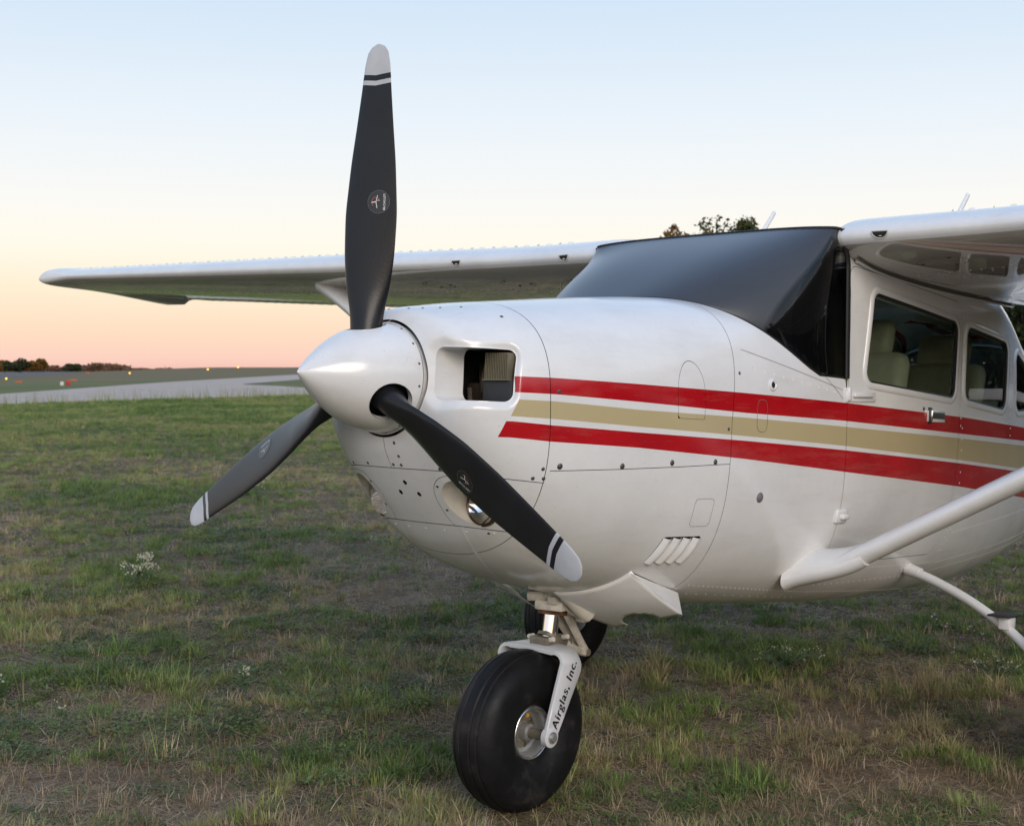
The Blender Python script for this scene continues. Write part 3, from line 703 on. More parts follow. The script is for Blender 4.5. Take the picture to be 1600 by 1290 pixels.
edge=[WV[i]+np.array((.0,0,.002)) for i in range(nu+1)]
MB().tube(edge,.0045,8).obj('windshield_seal',M['seal'],ws)
for s in (0,nu):
    e=[WV[j*(nu+1)+s] for j in range(nv+1)]; sg=1 if s else -1
    e=[np.array((p[0]+.004,p[1]+sg*.010,p[2])) for p in e]; MB().tube(e,[.009]*len(e),10,flat=1.4).obj('side_seal',M['seal'],ws)
tp_=[WV[nv*(nu+1)+i] for i in range(nu+1)]; MB().tube(tp_,.006,8).obj('top_seal',M['seal'],ws)
# light strip inside the glass along the post, seen from outside
for s in (1,-1):
    MB().tube([(-1.845,s*.555,.14),(-1.862,s*.550,.35),(-1.875,s*.535,.56)],.014,8).obj('door_post_trim',M['cream'],ws)
# little air vent in the windshield corner
vv=MB(); vv.lathe([(0,.001),(0,.026),(-.012,.030),(-.03,.030),(-.05,.024)],20,(0,0,0)); 
for s in (1,-1):
    v2=MB(); V_=np.array(vv.V)+np.array((-1.815,s*.535,.590)); v2.add(V_,vv.F); v2.obj('cabin_air_vent',M['cream'],ws)
# papers lying inside the corner of the glass
MB().box((-1.72,.50,.20),(.045,.008,.030),Matrix.Rotation(.6,3,'Y')).obj('paper_slip',M['cream'],ws,smooth=False)
# ---------------- lettering helper ----------------
def text_flat(s,size,shear=0,offset=0,space=1.0):
    cu=bpy.data.curves.new('t','FONT'); cu.body=s; cu.size=size; cu.shear=shear; cu.offset=offset; cu.align_x='CENTER'; cu.align_y='CENTER'; cu.space_character=space; cu.resolution_u=3
    o=bpy.data.objects.new('t',cu); COL.objects.link(o); dg=bpy.context.evaluated_depsgraph_get(); me=bpy.data.meshes.new_from_object(o.evaluated_get(dg))
    V=[v.co[:] for v in me.vertices]; F=[tuple(p.vertices) for p in me.polygons]; bpy.data.objects.remove(o); bpy.data.curves.remove(cu); bpy.data.meshes.remove(me); return np.array(V),F
# ---------------- spinner and propeller ----------------
TH=.0051; ANG=[TH,TH+2*PI/3,TH-2*PI/3]
NQ=110; prof=[(-.083+.338*q, .168*(1-q**2.05)) for q in np.linspace(0,.995,NQ)]+[(.2546,.0012)]
sm=MB(); sm.lathe(prof,220); SV=np.array(sm.V); SF=[tuple(f) for f in sm.F]
def holef(a):
    d=np.array((0,math.sin(a),math.cos(a)))
    def f(V):
        ax=V@d; pr=V-np.outer(ax,d); pr[:,0]=(pr[:,0]-.006)*.92
        return np.where(ax>0,.062-np.linalg.norm(pr,axis=1),-1)
    return f
lps=[]
for a in ANG: SV,SF,l=clip(SV,SF,holef(a)); lps+=[q for q in l if len(q)>20]
sp=obj('spinner',SV,SF,M['white'],plane,angle=60,flip=True)
for q in lps:
    L=simplify(q,.006); c=L.mean(0); nn=c*np.array((.0,1,1)); nn/=np.linalg.norm(nn)
    a_,b_=sweep(L,[(-.001,.001),(-.001,-.020),(.004,-.020)],lambda p: nn); MB().add(a_,b_).obj('blade_opening_rim',M['white'],sp,angle=60)
MB().lathe([(-.084,.163),(-.088,.150),(-.088,.0)],64).obj('spinner_backplate',M['dark'],sp)
MB().lathe([(.14,.001),(.10,.06),(.0,.105),(-.07,.12),(-.08,.0)],48).obj('propeller_hub',M['dark'],sp)
MB().lathe([(-.084,.172),(-.086,.164),(-.13,.164)],96).obj('cowl_ring',M['white'],bowl)
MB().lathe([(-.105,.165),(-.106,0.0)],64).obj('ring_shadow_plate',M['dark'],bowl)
scr=MB(); scr.lathe([(.0018,.0001),(.0018,.0022),(.0006,.0040),(0,.0046),(-.002,.0046)],12); 
scrme=None
def fastener(p,n,m,parent,r=.0045,name='screw'):
    global scrme
    if scrme is None: scrme={}
    if m.name not in scrme:
        o=scr.obj('tmp',m,None); scrme[m.name]=o.data; bpy.data.objects.remove(o)
    o=bpy.data.objects.new(name,scrme[m.name]); COL.objects.link(o); o.parent=parent
    R=Vector(n).to_track_quat('X','Z').to_matrix().to_4x4(); s=r/.0046; o.matrix_local=Matrix.Translation(Vector(p))@R@Matrix.Diagonal((s,s,s,1)); return o
for a in np.radians([28,52,75,98,118+30,170,195,215,262,285,305,335]):
    rr=.168*(1-(.012/.338)**2.05); p=np.array((-.071,rr*math.sin(a),rr*math.cos(a))); fastener(p,(.1,math.sin(a),math.cos(a)),M['screw'],sp,.0042)
# blades
RR=[.10,.15,.20,.26,.36,.49,.645,.74,.875,.94,.975,.992,1.0]
CH=[.094,.095,.104,.132,.158,.170,.152,.132,.104,.092,.074,.048,.009]
TK=[.090,.082,.060,.038,.026,.019,.013,.010,.007,.006,.005,.0035,.001]
BE=[48,45,40,34,28,23,18.5,16,13,12,11.5,11,11]
def bpar(r): return [float(np.interp(r,RR,q)) for q in (CH,TK,BE)]
rs_s=np.concatenate([np.linspace(.10,.9,64),np.linspace(.905,.97,12),.97+.03*np.sin(np.linspace(0,PI/2,10))[1:]])
def smooth_tab(T):
    a=np.interp(rs_s,RR,T); b=a.copy()
    for _ in range(6): b[1:-10]=(b[:-11]*.25+b[1:-10]*.5+b[2:-9]*.25)
    return b
cS,tS,eS=smooth_tab(CH),smooth_tab(TK),smooth_tab(BE)
def blade_pt(r,c,upper,off=0):
    """c from -.5 (trailing) to .5 (leading)"""
    ch,tk,be=[float(np.interp(r,rs_s,q)) for q in (cS,tS,eS)]; be=math.radians(be)
    u=c+.5; rnd=max(0,min(1,(.34-r)/.14)) # round shank near the hub
    th_a=2.6*tk*(math.sqrt(max(0,1-u))*u**.0*(u**.75))*1.0; ell=tk*math.sqrt(max(0,.25-c*c)); 
    h_up=(1-rnd)*th_a*.62+rnd*ell; h_lo=(1-rnd)*th_a*.10+rnd*ell
    h=(h_up+off) if upper else -(h_lo+off)
    e=np.array((math.sin(be),-math.cos(be),0)); n=np.array((math.cos(be),math.sin(be),0)); rake=-.0
    return e*(c*ch)+n*h+np.array((0,0,r))
m_=26; V=[]
cs=-.5*np.cos(np.linspace(0,PI,m_))
for r in rs_s:
    for c in cs: V.append(blade_pt(r,c,True))
    for c in cs[::-1][1:-1]: V.append(blade_pt(r,c,False))
k=2*m_-2; F=[(i*k+j,i*k+(j+1)%k,(i+1)*k+(j+1)%k,(i+1)*k+j) for i in range(len(rs_s)-1) for j in range(k)]
F+=[tuple(range(k))[::-1],tuple(range((len(rs_s)-1)*k,len(rs_s)*k))]
bmb=MB(); bmb.add(V,F); b0=bmb.obj('propeller_blade',M['blade'],plane,angle=60)
# round maker's emblem on each blade
def on_blade(P,r0,c0,off):
    out=[]
    for a,b in P: # a along chord towards leading edge, b along the blade
        ch=float(np.interp(r0+b,rs_s,cS)); out.append(blade_pt(r0+b,(a+c0)/ch,True,off))
    return out
ER,EC=.523,-.028
disc=[(0,0)]+[(r*.0345*math.cos(t),r*.0345*math.sin(t)) for r in (.5,1) for t in np.linspace(0,2*PI,41)[:-1]]
dF=[(0,1+i,1+(i+1)%40) for i in range(40)]+[(1+i,41+i,41+(i+1)%40,1+(i+1)%40) for i in range(40)]
dec=obj('maker_emblem',on_blade(disc,ER,EC,.0006),dF,M['decal'],b0)
def strip2d(P,w):
    P=np.array(P,float); V=[]; 
    for i in range(len(P)):
        t=P[min(i+1,len(P)-1)]-P[max(0,i-1)]; t/=np.linalg.norm(t); n=np.array((-t[1],t[0]))*w/2; V+= [tuple(P[i]-n),tuple(P[i]+n)]
    return V,[(2*i,2*i+1,2*i+3,2*i+2) for i in range(len(P)-1)]
V,F=strip2d([(.0345*math.cos(t),.0345*math.sin(t)) for t in np.linspace(0,2*PI,49)],.0007); obj('emblem_ring',on_blade(V,ER,EC,.0009),F,simple('grey_ring_ink',(.20,.20,.20),.5),b0)
V,F=strip2d([(.009+.0125*math.cos(t),.0135*math.sin(t)) for t in np.linspace(-.3*PI,.95*PI,26)],.0016); obj('emblem_arc',on_blade(V,ER,EC,.0011),F,M['redink'],b0)
EV,EF=[],[]
for P_,w_ in (([(.004,-.019),(.008,.0),(.004,.019)],.0022),([(.007,.0),(.022,-.002)],.0028),([(-.003,.004),(.005,.004)],.0014)):
    v,f=strip2d(P_,w_); EF+=[tuple(q+len(EV) for q in ff) for ff in f]; EV+=v
obj('emblem_bird',on_blade(EV,ER,EC,.0013),EF,M['whiteink'],b0)
tV,tF=text_flat('McCAULEY',.0098,0,.00012,1.05)
obj('emblem_lettering',on_blade([(v[1]-.0185,v[0]) for v in tV],ER,EC,.0012),tF,M['whiteink'],b0)
def copy_tree(o,parent=None):
    c=o.copy(); COL.objects.link(c); c.parent=parent
    for ch in [q for q in bpy.data.objects if q.parent==o]: copy_tree(ch,c)
    return c
b0.rotation_euler=(-ANG[0],0,0)
kids=[q for q in bpy.data.objects if q.parent==b0]
for a in ANG[1:]:
    c=b0.copy(); COL.objects.link(c); c.parent=plane; c.rotation_euler=(-a,0,0)
    for q in kids: d_=q.copy(); COL.objects.link(d_); d_.parent=c
# ---------------- screws and small fittings on the skin ----------------
for x,z in ((-.414,-.246),(-.652,-.242),(-.873,-.228),(-1.086,-.223)): p,n=on(x,z,ST); fastener(p,n,M['screw'],cowl,.010)
for x,z in ((-.362,-.255),(-.340,-.284),(-.372,-.284),(-.390,-.02),(-1.148,-.111),(-1.21,.081)): p,n=on(x,z,ST); fastener(p,n,M['screw'],bowl if x>-.38 else cowl,.0062)
for y,z in ((.044,-.195),(.050,-.235),(.047,-.262),(.013,-.262),(-.113,-.263),(-.214,-.266),(.186,-.267)): p=np.array((front_x(y,z),y,z)); fastener(p,snormal(p,ST),M['screw'],bowl,.0055)
for y,z in ((.150,-.322),(.138,-.395),(.226,-.462),(.29,-.40),(-.150,-.322),(-.138,-.395),(-.226,-.462),(-.29,-.40)): p=np.array((front_x(y,z),y,z)); fastener(p,snormal(p,ST),M['screw'],chin,.0048)
for y in np.linspace(-.24,.24,7): p=np.array((front_x(y,-.462),y,-.462)); fastener(p,snormal(p,ST),M['stud'],low,.004,'stud')
for x,y in ((-.13,.045),(-.15,.085),(-.19,.12),(-.25,.15)):
    z=.19
    for _ in range(3): 
        w,zt,zb,zc,n1,n2=[float(q) for q in interp(x,ST)]; z=zc+(zt-zc)*(1-(y/w)**n1)**(1/n1)
    p=np.array((x,y,z)); fastener(p,snormal(p,ST),M['screw'],bowl,.0045)
    p=np.array((x,-y,z)); fastener(p,snormal(p,ST),M['screw'],bowl,.0045)
p,n=on(-.30,.20,ST); fastener(p,n,M['screw'],bowl,.006)
# grey round plugs / drains on the side
p,n=on(-1.355,-.344,ST); fastener(p,n,simple('grey_plug',(.16,.16,.17),.6),fus1,.019,'round_plug')
# thin raised edge line behind the windshield foot and small round air scoop
p,n=on(-1.395,.050,ST); R=Vector(n).to_track_quat('X','Z').to_matrix().to_4x4()
ms=MB(); ms.lathe([(-.004,.022),(.004,.021),(.007,.015),(.004,.011),(-.01,.010)],24); so_=ms.obj('vent_ring',M['white'],fus1); so_.matrix_local=Matrix.Translation(Vector(p))@R
ms=MB(); ms.lathe([(.0045,.0105),(.0045,.0001)],20); so2=ms.obj('vent_hole',M['dark'],so_)
# rounded inspection outline under the stripes near the door
oil2=lambda x,z: rbox(-1.335,-.060,.030,.056,.026)(x,z)
xsq=[( -1.335+.030*math.copysign(abs(math.cos(t))**.6,math.cos(t)), -.060+.056*math.copysign(abs(math.sin(t))**.6,math.sin(t))) for t in np.linspace(0,2*PI,50)]
def hairline(name,pts,parent,T,w=.0022,m=None):
    P=[on(x,z,T,1,.0008) for x,z in pts]; V=[];
    for i,(p,n) in enumerate(P):
        t=P[min(i+1,len(P)-1)][0]-P[max(i-1,0)][0]; t/=np.linalg.norm(t)+1e-9; b=np.cross(t,n); V+=[p-b*w/2,p+b*w/2]
    return obj(name,V,[(2*i,2*i+1,2*i+3,2*i+2) for i in range(len(P)-1)],m or M['dark'],parent,smooth=False)
M['line']=simple('fine_dirty_joint',(.14,.135,.125),.7)
hairline('cover_outline',xsq,fus1,ST,.0018,M['line'])
hairline('skin_joint',[(-1.24-.0*t,.165) if t==0 else (-1.24-.62*t,.165-.11*t) for t in np.linspace(0,1,20)],fus1,ST,.0018,M['line'])
hairline('skin_joint',[(x,float(base_z(min(.585,ysurf(x,.2,ST))))*0+(.335-.30*((-x-1.3)/.58)**1.25)-.025) for x in np.linspace(-1.36,-1.86,24)],fus1,ST,.0018,M['line'])
hairline('window_arch_line',[(-1.93,.05+0*t) if False else (-1.965+.0*t,.44) for t in (0,1)],door,SA,.0001,M['line'])
# hinges, handle, lock
def plate(name,x,z,hx,hz,th,parent,T,m,bev=.006,rot=0):
    p,n=on(x,z,T,1,th*.4); R=np.array(Matrix.Rotation(rot,3,'Y')); b=MB(); b.box((0,0,0),(hx,th,hz),R,bev=bev); o=b.obj(name,m,parent,angle=60)
    nn=Vector(n); o.matrix_local=Matrix.Translation(Vector(p))@Matrix.Rotation(math.atan2(-nn.x,nn.y),4,'Z')@Matrix.Rotation(math.atan2(nn.z,nn.y),4,'X'); return o
h=plate('door_hinge',-1.905,-.420,.042,.026,.008,door,SA,M['white']); plate('hinge_barrel',-1.915,-.420,.026,.010,.017,door,SA,M['white'])
h=plate('door_hinge',-1.995,.035,.115,.020,.004,door,SA,M['white'],rot=math.radians(2)); plate('hinge_rib',-2.0,.040,.075,.007,.012,door,SA,M['white'],.005,rot=math.radians(2)); plate('hinge_barrel',-1.895,.042,.012,.026,.009,door,SA,M['white'])
plate('handle_plate',-2.665,-.018,.085,.024,.003,door,SA,M['white'],.003); hd=plate('door_handle',-2.675,-.014,.066,.014,.007,door,SA,simple('grey_handle',(.13,.14,.14),.35,metal=.6),.005)
plate('handle_latch',-2.598,-.016,.012,.034,.008,door,SA,simple('dark_latch',(.05,.05,.05),.4,metal=.5),.006); plate('handle_latch_tab',-2.598,-.014,.005,.022,.013,door,SA,M['chrome'],.003)
p,n=on(-2.545,.010,SA); fastener(p,n,M['screw'],door,.009,'door_lock')
# ---------------- rivets: rows of small dots, one mesh ----------------
def rivets(name,pts,parent,m,r=.0046):
    V=[];F=[]
    for p,n in pts:
        n=np.array(n,float); t=np.cross(n,(0,0,1)) if abs(n[2])<.9 else np.cross(n,(1,0,0)); t/=np.linalg.norm(t); b=np.cross(n,t); k=len(V)
        for q in range(6): V.append(p+r*(math.cos(q*PI/3)*t+math.sin(q*PI/3)*b)-n*.0004)
        V.append(p+n*r*.5); F+=[(k+q,k+(q+1)%6,k+6) for q in range(6)]
    o=obj(name,V,F,m,parent,angle=180); o['kind']='stuff'; return o
pts=[]
def rrow(x0,z0,x1,z1,T=None,step=.026,side=1):
    n=max(2,int(math.hypot(x1-x0,z1-z0)/step)); 
    for t in np.linspace(0,1,n):
        x=x0+(x1-x0)*t; z=z0+(z1-z0)*t
        pts.append(on(x,z,T if T is not None else (ST if x>-1.88 else SA),side,.0005))
for side in (1,-1):
    rrow(-1.22,-.662,-2.0,-.735,side=side); rrow(-1.22,-.695,-2.0,-.762,step=.05,side=side); rrow(-2.0,-.735,-3.0,-.795,side=side); rrow(-2.0,-.705,-2.9,-.705,side=side,step=.04)
    rrow(-2.93,-.60,-2.93,-.36,side=side); rrow(-2.96,-.60,-2.96,-.36,side=side,step=.04); rrow(-2.0,-.64,-2.9,-.655,side=side); rrow(-3.0,-.52,-4.4,-.40,side=side); rrow(-3.0,-.66,-4.4,-.56,side=side); rrow(-3.0,-.70,-4.4,-.60,side=side)
    rrow(-2.93,.45,-2.93,-.05,side=side,step=.03); rrow(-2.95,-.30,-2.95,-.06,side=side,step=.035)
    rrow(-3.53,.33,-3.55,-.08,side=side,step=.03); rrow(-2.98,-.005,-3.5,-.025,side=side,step=.03); rrow(-2.98,.43,-3.5,.40,side=side,step=.03)
    rrow(-1.30,.10,-1.80,.045,side=side,step=.05)
rivets('rivet_rows',pts,fus,M['stud'])
# ---------------- wings ----------------
def airfoil(n=44,t=.125,mm=.02,p=.4):
    b=np.linspace(0,PI,n); x=(1-np.cos(b))/2; yt=5*t*(.2969*np.sqrt(x)-.126*x-.3516*x**2+.2843*x**3-.1036*x**4)
    yc=np.where(x<p,mm/p**2*(2*p*x-x*x),mm/(1-p)**2*((1-2*p)+2*p*x-x*x)); return x,yc+yt,yc-yt
AX,AU,ALW=airfoil()
ZLE,DIH,INC,XLE=.612,.030,.055,-1.885
def wpar(y):
    y=abs(y); c=1.63 if y<2.54 else 1.63+(1.08-1.63)*(y-2.54)/3.0; g=.070*(1-float(smst(.50,1.25,y))); return c+g,XLE+g,ZLE+DIH*y
def wpt(y,xc,zc,s,k=1.0):
    c,xl,zl=wpar(y); inc=INC-.012*max(0,abs(y)-2.5)/3; return (xl-xc*c, s*y, zl+zc*c*k-inc*xc*c)
def wing_z(x,y,upper=False):
    c,xl,zl=wpar(y); xc=(xl-x)/c; return zl+float(np.interp(xc,AX,AU if upper else ALW))*c-INC*xc*c
def wing_strip(name,s,y0,y1,ny,x0,x1,parent,scallop=0,droop=0,root=False):
    xs_=AX[(AX>=x0)&(AX<=x1)]; xs_=np.unique(np.concatenate([[x0],xs_,[x1]])); U=np.interp(xs_,AX,AU); Lw=np.interp(xs_,AX,ALW)
    if x0>0: pass
    V=[]; ys=np.linspace(y0,y1,ny); 
    if root: ys=np.concatenate([[y0,y0+.004,y0+.012,y0+.03],ys[1:]])
    for y in ys:
        k=1.0; sh=0
        if root: k=float(np.interp(y-y0,[0,.004,.012,.03],[.90,.955,.985,1.0]))
        loop=[(a,b) for a,b in zip(xs_,U)][::-1]+[(a,b) for a,b in zip(xs_,Lw)][(1 if x0==0 else 0):]
        for a,b in loop:
            p=list(wpt(y,a,b,s,k)); 
            if root and k<1: p[0]=p[0]-(1-k)*.10*(1-a)
            if scallop and a>.80: p[2]-=.006*abs(math.sin(y*PI/.085))*(1 if b<=np.interp(a,AX,(AU+ALW)/2)+1e-6 else -.2)
            p[2]-=droop*(a-x0)*1.2 if droop else 0
            V.append(tuple(p))
    k_=len(V)//len(ys); F=[(i*k_+j,i*k_+(j+1)%k_,(i+1)*k_+(j+1)%k_,(i+1)*k_+j) for i in range(len(ys)-1) for j in range(k_)]
    F+=[tuple(range(k_))[::-1],tuple(range((len(ys)-1)*k_,len(ys)*k_))]
    return V,F
def shade_under(o):
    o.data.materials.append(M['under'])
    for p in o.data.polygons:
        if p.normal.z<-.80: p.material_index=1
vg=MB(); vg.add([(0,-.001,-.004),(-.042,-.001,-.004),(-.042,-.001,.0095),(-.016,-.001,.009),(0,.001,-.004),(-.042,.001,-.004),(-.042,.001,.0095),(-.016,.001,.009)],[(0,1,2,3),(7,6,5,4),(0,3,7,4),(3,2,6,7),(2,1,5,6),(1,0,4,5)])
vgo=vg.obj('tmp',M['white'],None,smooth=False); vgm=vgo.data; bpy.data.objects.remove(vgo)
wings={}
for s in (1,-1):
    V,F=wing_strip('w',s,.562,5.20,44,0,.73,plane,root=True)
    V=np.array(V)
    # fresh air inlets: flat dark patches on the uncut skin, painted as shaded openings
    mb=MB(); mb.add(V,F); wing=mb.obj('wing',M['wing'],plane,angle=40); shade_under(wing); wings[s]=wing
    for yy in (.78,1.50) if s<0 else (.735,1.45):
        c,xl,zl=wpar(yy); b=MB()
        xf=xl-.0035; zz=zl-.006; n=14
        ring=[(yy+.030*math.cos(t), zz+.012-.026*max(0,math.sin(t))) for t in np.linspace(0,PI,n)]
        def lex(y,z): # leading edge surface x at this height
            cc,xl_,zl_=wpar(y); d=(z-zl_)/cc; 
            if d>=0: return xl_-cc*float(np.interp(d,AU[:18],AX[:18]))
            return xl_-cc*float(np.interp(-d,-ALW[:14],AX[:14]))
        V2=[(lex(y,z)+.0015,s*y,z) for y,z in ring]; cen=(lex(yy,zz+.004)+.0012,s*yy,zz+.004); V2.append(cen)
        b.add(V2,[(i,(i+1)%n,n) for i in range(n)]); b.obj('air_inlet',M['dark'],wing,smooth=False)
        V3=[];
        for y,z in ring+[ring[0]]: x=lex(y,z)+.002; V3.append((x,s*y,z))
        MB().tube(V3,.0022,6).obj('inlet_lip',M['cream'],wing)
    V,F=wing_strip('f',s,.60,2.98,90,.735,1.0,plane,scallop=1); mb=MB(); mb.add(V,F); o=mb.obj('flap',M['wing'],wing,angle=40); shade_under(o)
    V,F=wing_strip('a',s,2.995,5.17,80,.735,1.0,plane,scallop=1); mb=MB(); mb.add(V,F); o=mb.obj('aileron',M['wing'],wing,angle=40); shade_under(o)
    # drooped tip
    V=[]; ts=np.concatenate([np.linspace(0,.8,9),.8+.2*np.sin(np.linspace(0,PI/2,8))[1:]]); n=len(AX)
    for t in ts:
        y=5.205+.37*t; k=math.sqrt(max(.0004,1-t**7)); kc=1-.06*t**3
        for a,b in list(zip(AX,AU))[::-1]+list(zip(AX,ALW))[1:]:
            b=float(np.interp(a**(1-.45*t),AX,AU if b>=np.interp(a,AX,(AU+ALW)/2) else ALW)); aa=.5+(a-.5)*kc-.03*t*t*(1-a); p=list(wpt(y,aa,b,s,k)); p[2]-= (.015*t*t+.036*smst(.25,1,a)*smst(.45,.62,t)); V.append(tuple(p))
    k_=2*n-1; F=[(i*k_+j,i*k_+(j+1)%k_,(i+1)*k_+(j+1)%k_,(i+1)*k_+j) for i in range(len(ts)-1) for j in range(k_)]+[tuple(range(k_))[::-1],tuple(range((len(ts)-1)*k_,len(ts)*k_))]
    mb=MB(); mb.add(V,F); o=mb.obj('wing_tip',M['wing'],wing,angle=60); shade_under(o)
    # vortex generators in toed pairs
    for i in range(30):
        y0=.95+i*.148
        for dy,rz in ((-.028,.28),(.028,-.28)):
            y=y0+dy; c,xl,zl=wpar(y); xc=.10; z=zl+float(np.interp(xc,AX,AU))*c-INC*xc*c-.002; o=bpy.data.objects.new('vortex_generator',vgm); COL.objects.link(o); o.parent=wing
            o.location=(xl-xc*c,s*y,z); o.rotation_euler=(0,.16,rz*s)
    # rivets and inspection covers underneath
    pts=[]
    for y in np.arange(.68,5.1,.042):
        x=-2.29; pts.append((np.array((x,s*y,wing_z(x,y)-.0003)),(0,0,-1)))
    for y in np.arange(.70,5.1,.13):
        x=-2.33; pts.append((np.array((x,s*y,wing_z(x,y)-.0003)),(0,0,-1)))
    for j in range(9): x=-2.36-.02*j; y=.72+.03*j; pts.append((np.array((x,s*y,wing_z(x,y)-.0003)),(0,0,-1)))
    rivets('underside_rivets',pts,wing,M['stud'],.0056)
    for (x,y) in ((-2.10,.86),(-2.12,1.30),(-2.12,1.85),(-2.12,2.4)):
        V=[];n=36
        for t in np.linspace(0,2*PI,n+1):
            for r in (.095,.098): px_,py_=x+r*math.cos(t)*.75,y+r*math.sin(t); V.append((px_,s*py_,wing_z(px_,py_)-.0012))
        obj('cover_outline',V,[(2*i,2*i+1,2*i+3,2*i+2) for i in range(n)],M['line'],wing,smooth=False)
        for t in (.6,2.7,4.6): 
            px_,py_=x+.08*math.cos(t)*.75,y+.08*math.sin(t); fastener((px_,s*py_,wing_z(px_,py_)-.001),(0,0,-1),M['screw'],wing,.007)
    # root fairing seam strips and the dirty joint with the cabin
    b=MB(); P=[]
    for x in np.linspace(-1.93,-3.45,30): P.append((x,s*.600,wing_z(x,.60)-.004))
    b.tube(P,.006,6); b.obj('root_joint',M['line'],wing)
    b=MB(); P=[(x,s*(.590),wing_z(x,.60)-.006) for x in np.linspace(-1.95,-3.5,24)]; b.tube(P,[.012]*24,8,flat=.8); b.obj('root_fairing',M['white'],wing)
    # lift strut
    f0=np.array((-1.76,s*.53,-.665)); f1=np.array((-2.18,s*2.76,wing_z(-2.18,2.76)+.015)); d=(f1-f0)/np.linalg.norm(f1-f0)
    P=[f0+d*t for t in np.linspace(.12,np.linalg.norm(f1-f0),30)]
    st=MB().tube(P,[.037]*30,28,flat=1.65,up=(1,0,0)).obj('lift_strut',M['wing'],plane,angle=80)
    V=[];n=28;K=16
    for i in range(K+1):
        t=i/K; ax=np.array((1.0,0,-.45)); ax-=d*(ax@d)*t; ax/=np.linalg.norm(ax); nn=np.array((0,s,0))*(1-t)+d*t; nn/=np.linalg.norm(nn); bb=np.cross(nn,ax); bb/=np.linalg.norm(bb)
        c=np.array((-1.80,s*.468,-.622))*(1-t)+(f0+d*.24)*t; c=c+np.array((0,s*.04*math.sin(PI*t),0)); e=t**.55
        ra=.135*(1-e)+.062*e; rb=.062*(1-e)+.041*e
        for k in range(n): q=2*PI*k/n; V.append(c+ax*math.cos(q)*ra+bb*math.sin(q)*rb)
    F=[(i*n+k,i*n+(k+1)%n,(i+1)*n+(k+1)%n,(i+1)*n+k) for i in range(K) for k in range(n)]+[tuple(range(K*n,K*n+n))]
    MB().add(V,F).obj('strut_fairing',M['wing'],st,angle=60)
    # cuff at the wing
    V=[]
    for i in range(13):
        t=i/12; c=f1-d*(.42*(1-t)); e=t*t; 
        for k in range(n): q=2*PI*k/n; ax=np.array((1.,0,0)); bb=np.cross(d,ax); bb/=np.linalg.norm(bb); V.append(c+ax*math.cos(q)*(.064+.12*e)+bb*math.sin(q)*(.041+.03*e)-np.array((.05*e,0,0)))
    F=[(i*n+k,i*n+(k+1)%n,(i+1)*n+(k+1)%n,(i+1)*n+k) for i in range(12) for k in range(n)]
    MB().add(V,F).obj('strut_cuff',M['wing'],st,angle=80)
# little drain/vent peg below the far wing
p=(-2.15,-1.05,wing_z(-2.15,1.05)); MB().lathe([(0,.005),(-.03,.005),(-.03,.0001)],10,p,'z').obj('vent_peg',M['cream'],wings[-1])
# roof whip antennas
for s,x in ((1,-3.05),(-1,-3.05)):
    y=.50*s; P=[(x,y-.0,.70),(x-.045,y,.80),(x-.085+0,y,.885) ,(x-.13,y,.985)]
    P=[(x+.13,y,.70),(x+.07,y,.80),(x,y+.01,.91),(x-.075,y+.015,1.00)]; MB().tube(P,[.012,.010,.009,.008],10,flat=1.5,up=(1,0,0)).obj('whip_antenna',M['white'],fus)
# ---------------- tail (mostly behind the cabin) ----------------
def fin(name,pts,th,axis,m=None,parent=plane):
    P=np.array(pts,float); n=len(P); c=P.mean(0); V=[];
    for k,(sc,o) in enumerate(((.985,-1),(1.0,0),(.985,1))):
        for p in P: q=c+(p-c)*sc; q[axis]+=o*th/2; V.append(q)
    F=[(k*n+i,k*n+(i+1)%n,(k+1)*n+(i+1)%n,(k+1)*n+i) for k in range(2) for i in range(n)]+[tuple(range(n))[::-1],tuple(range(2*n,3*n))]
    return MB().add(V,F).obj(name,m or M['white'],parent)
fn=fin('vertical_fin',[(-5.6,0,.32),(-6.45,0,.55),(-6.95,0,1.35),(-7.25,0,1.38),(-7.20,0,.20)],.07,1)
fin('rudder',[(-7.21,0,.20),(-7.26,0,1.38),(-7.60,0,1.36),(-7.62,0,.05),(-7.25,0,.0)],.05,1,parent=fn)
for s in (1,-1):
    hs=fin('horizontal_stabilizer',[(-6.35,s*.08,.24),(-6.75,s*1.95,.24),(-7.0,s*1.97,.24),(-7.0,s*.08,.24)],.08,2)
    fin('elevator',[(-7.01,s*.10,.24),(-7.01,s*1.97,.24),(-7.30,s*1.97,.24),(-7.48,s*.12,.24)],.05,2,parent=hs)
# ---------------- landing gear ----------------
def tyre_prof(R,hw,ri,gr=()):
    P=[(-hw*.55,ri),(-hw*.86,ri+.012)]
    for t in np.linspace(-1.25,1.25,41):
        y=hw*math.sin(t*1.0)/math.sin(1.25)*(1.0 if abs(t)<1.25 else 1); 
        q=t/1.25; yy=hw*math.sin(q*PI/2*.98); rr=ri+.012+(R-ri-.012)*(1-abs(q)**3.1)**(.62) if abs(q)<1 else ri+.012
        for g in gr:
            if abs(yy-g)<.0035: rr-=.006
        P.append((yy,rr))
    P+= [(hw*.86,ri+.012),(hw*.55,ri)]
    # widest point
    return P
def dense_tyre(R,hw,ri,gr):
    P=[]
    for q in np.linspace(-1,1,121):
        a=q*PI*.83; y=hw*math.sin(a)/1.0; e=abs(math.cos(a/1.0)); 
        yy=hw*np.sign(q)*abs(math.sin(a))**.85 ; rc=(R+ri)/2; hh=(R-ri)/2; rr=rc+hh*np.sign(math.cos(a))*abs(math.cos(a))**.80
        if math.cos(a)>0:
            for g in gr:
                if abs(yy-g)<.0030: rr-=.0055
        P.append((float(yy),float(max(ri,rr))))
    return P
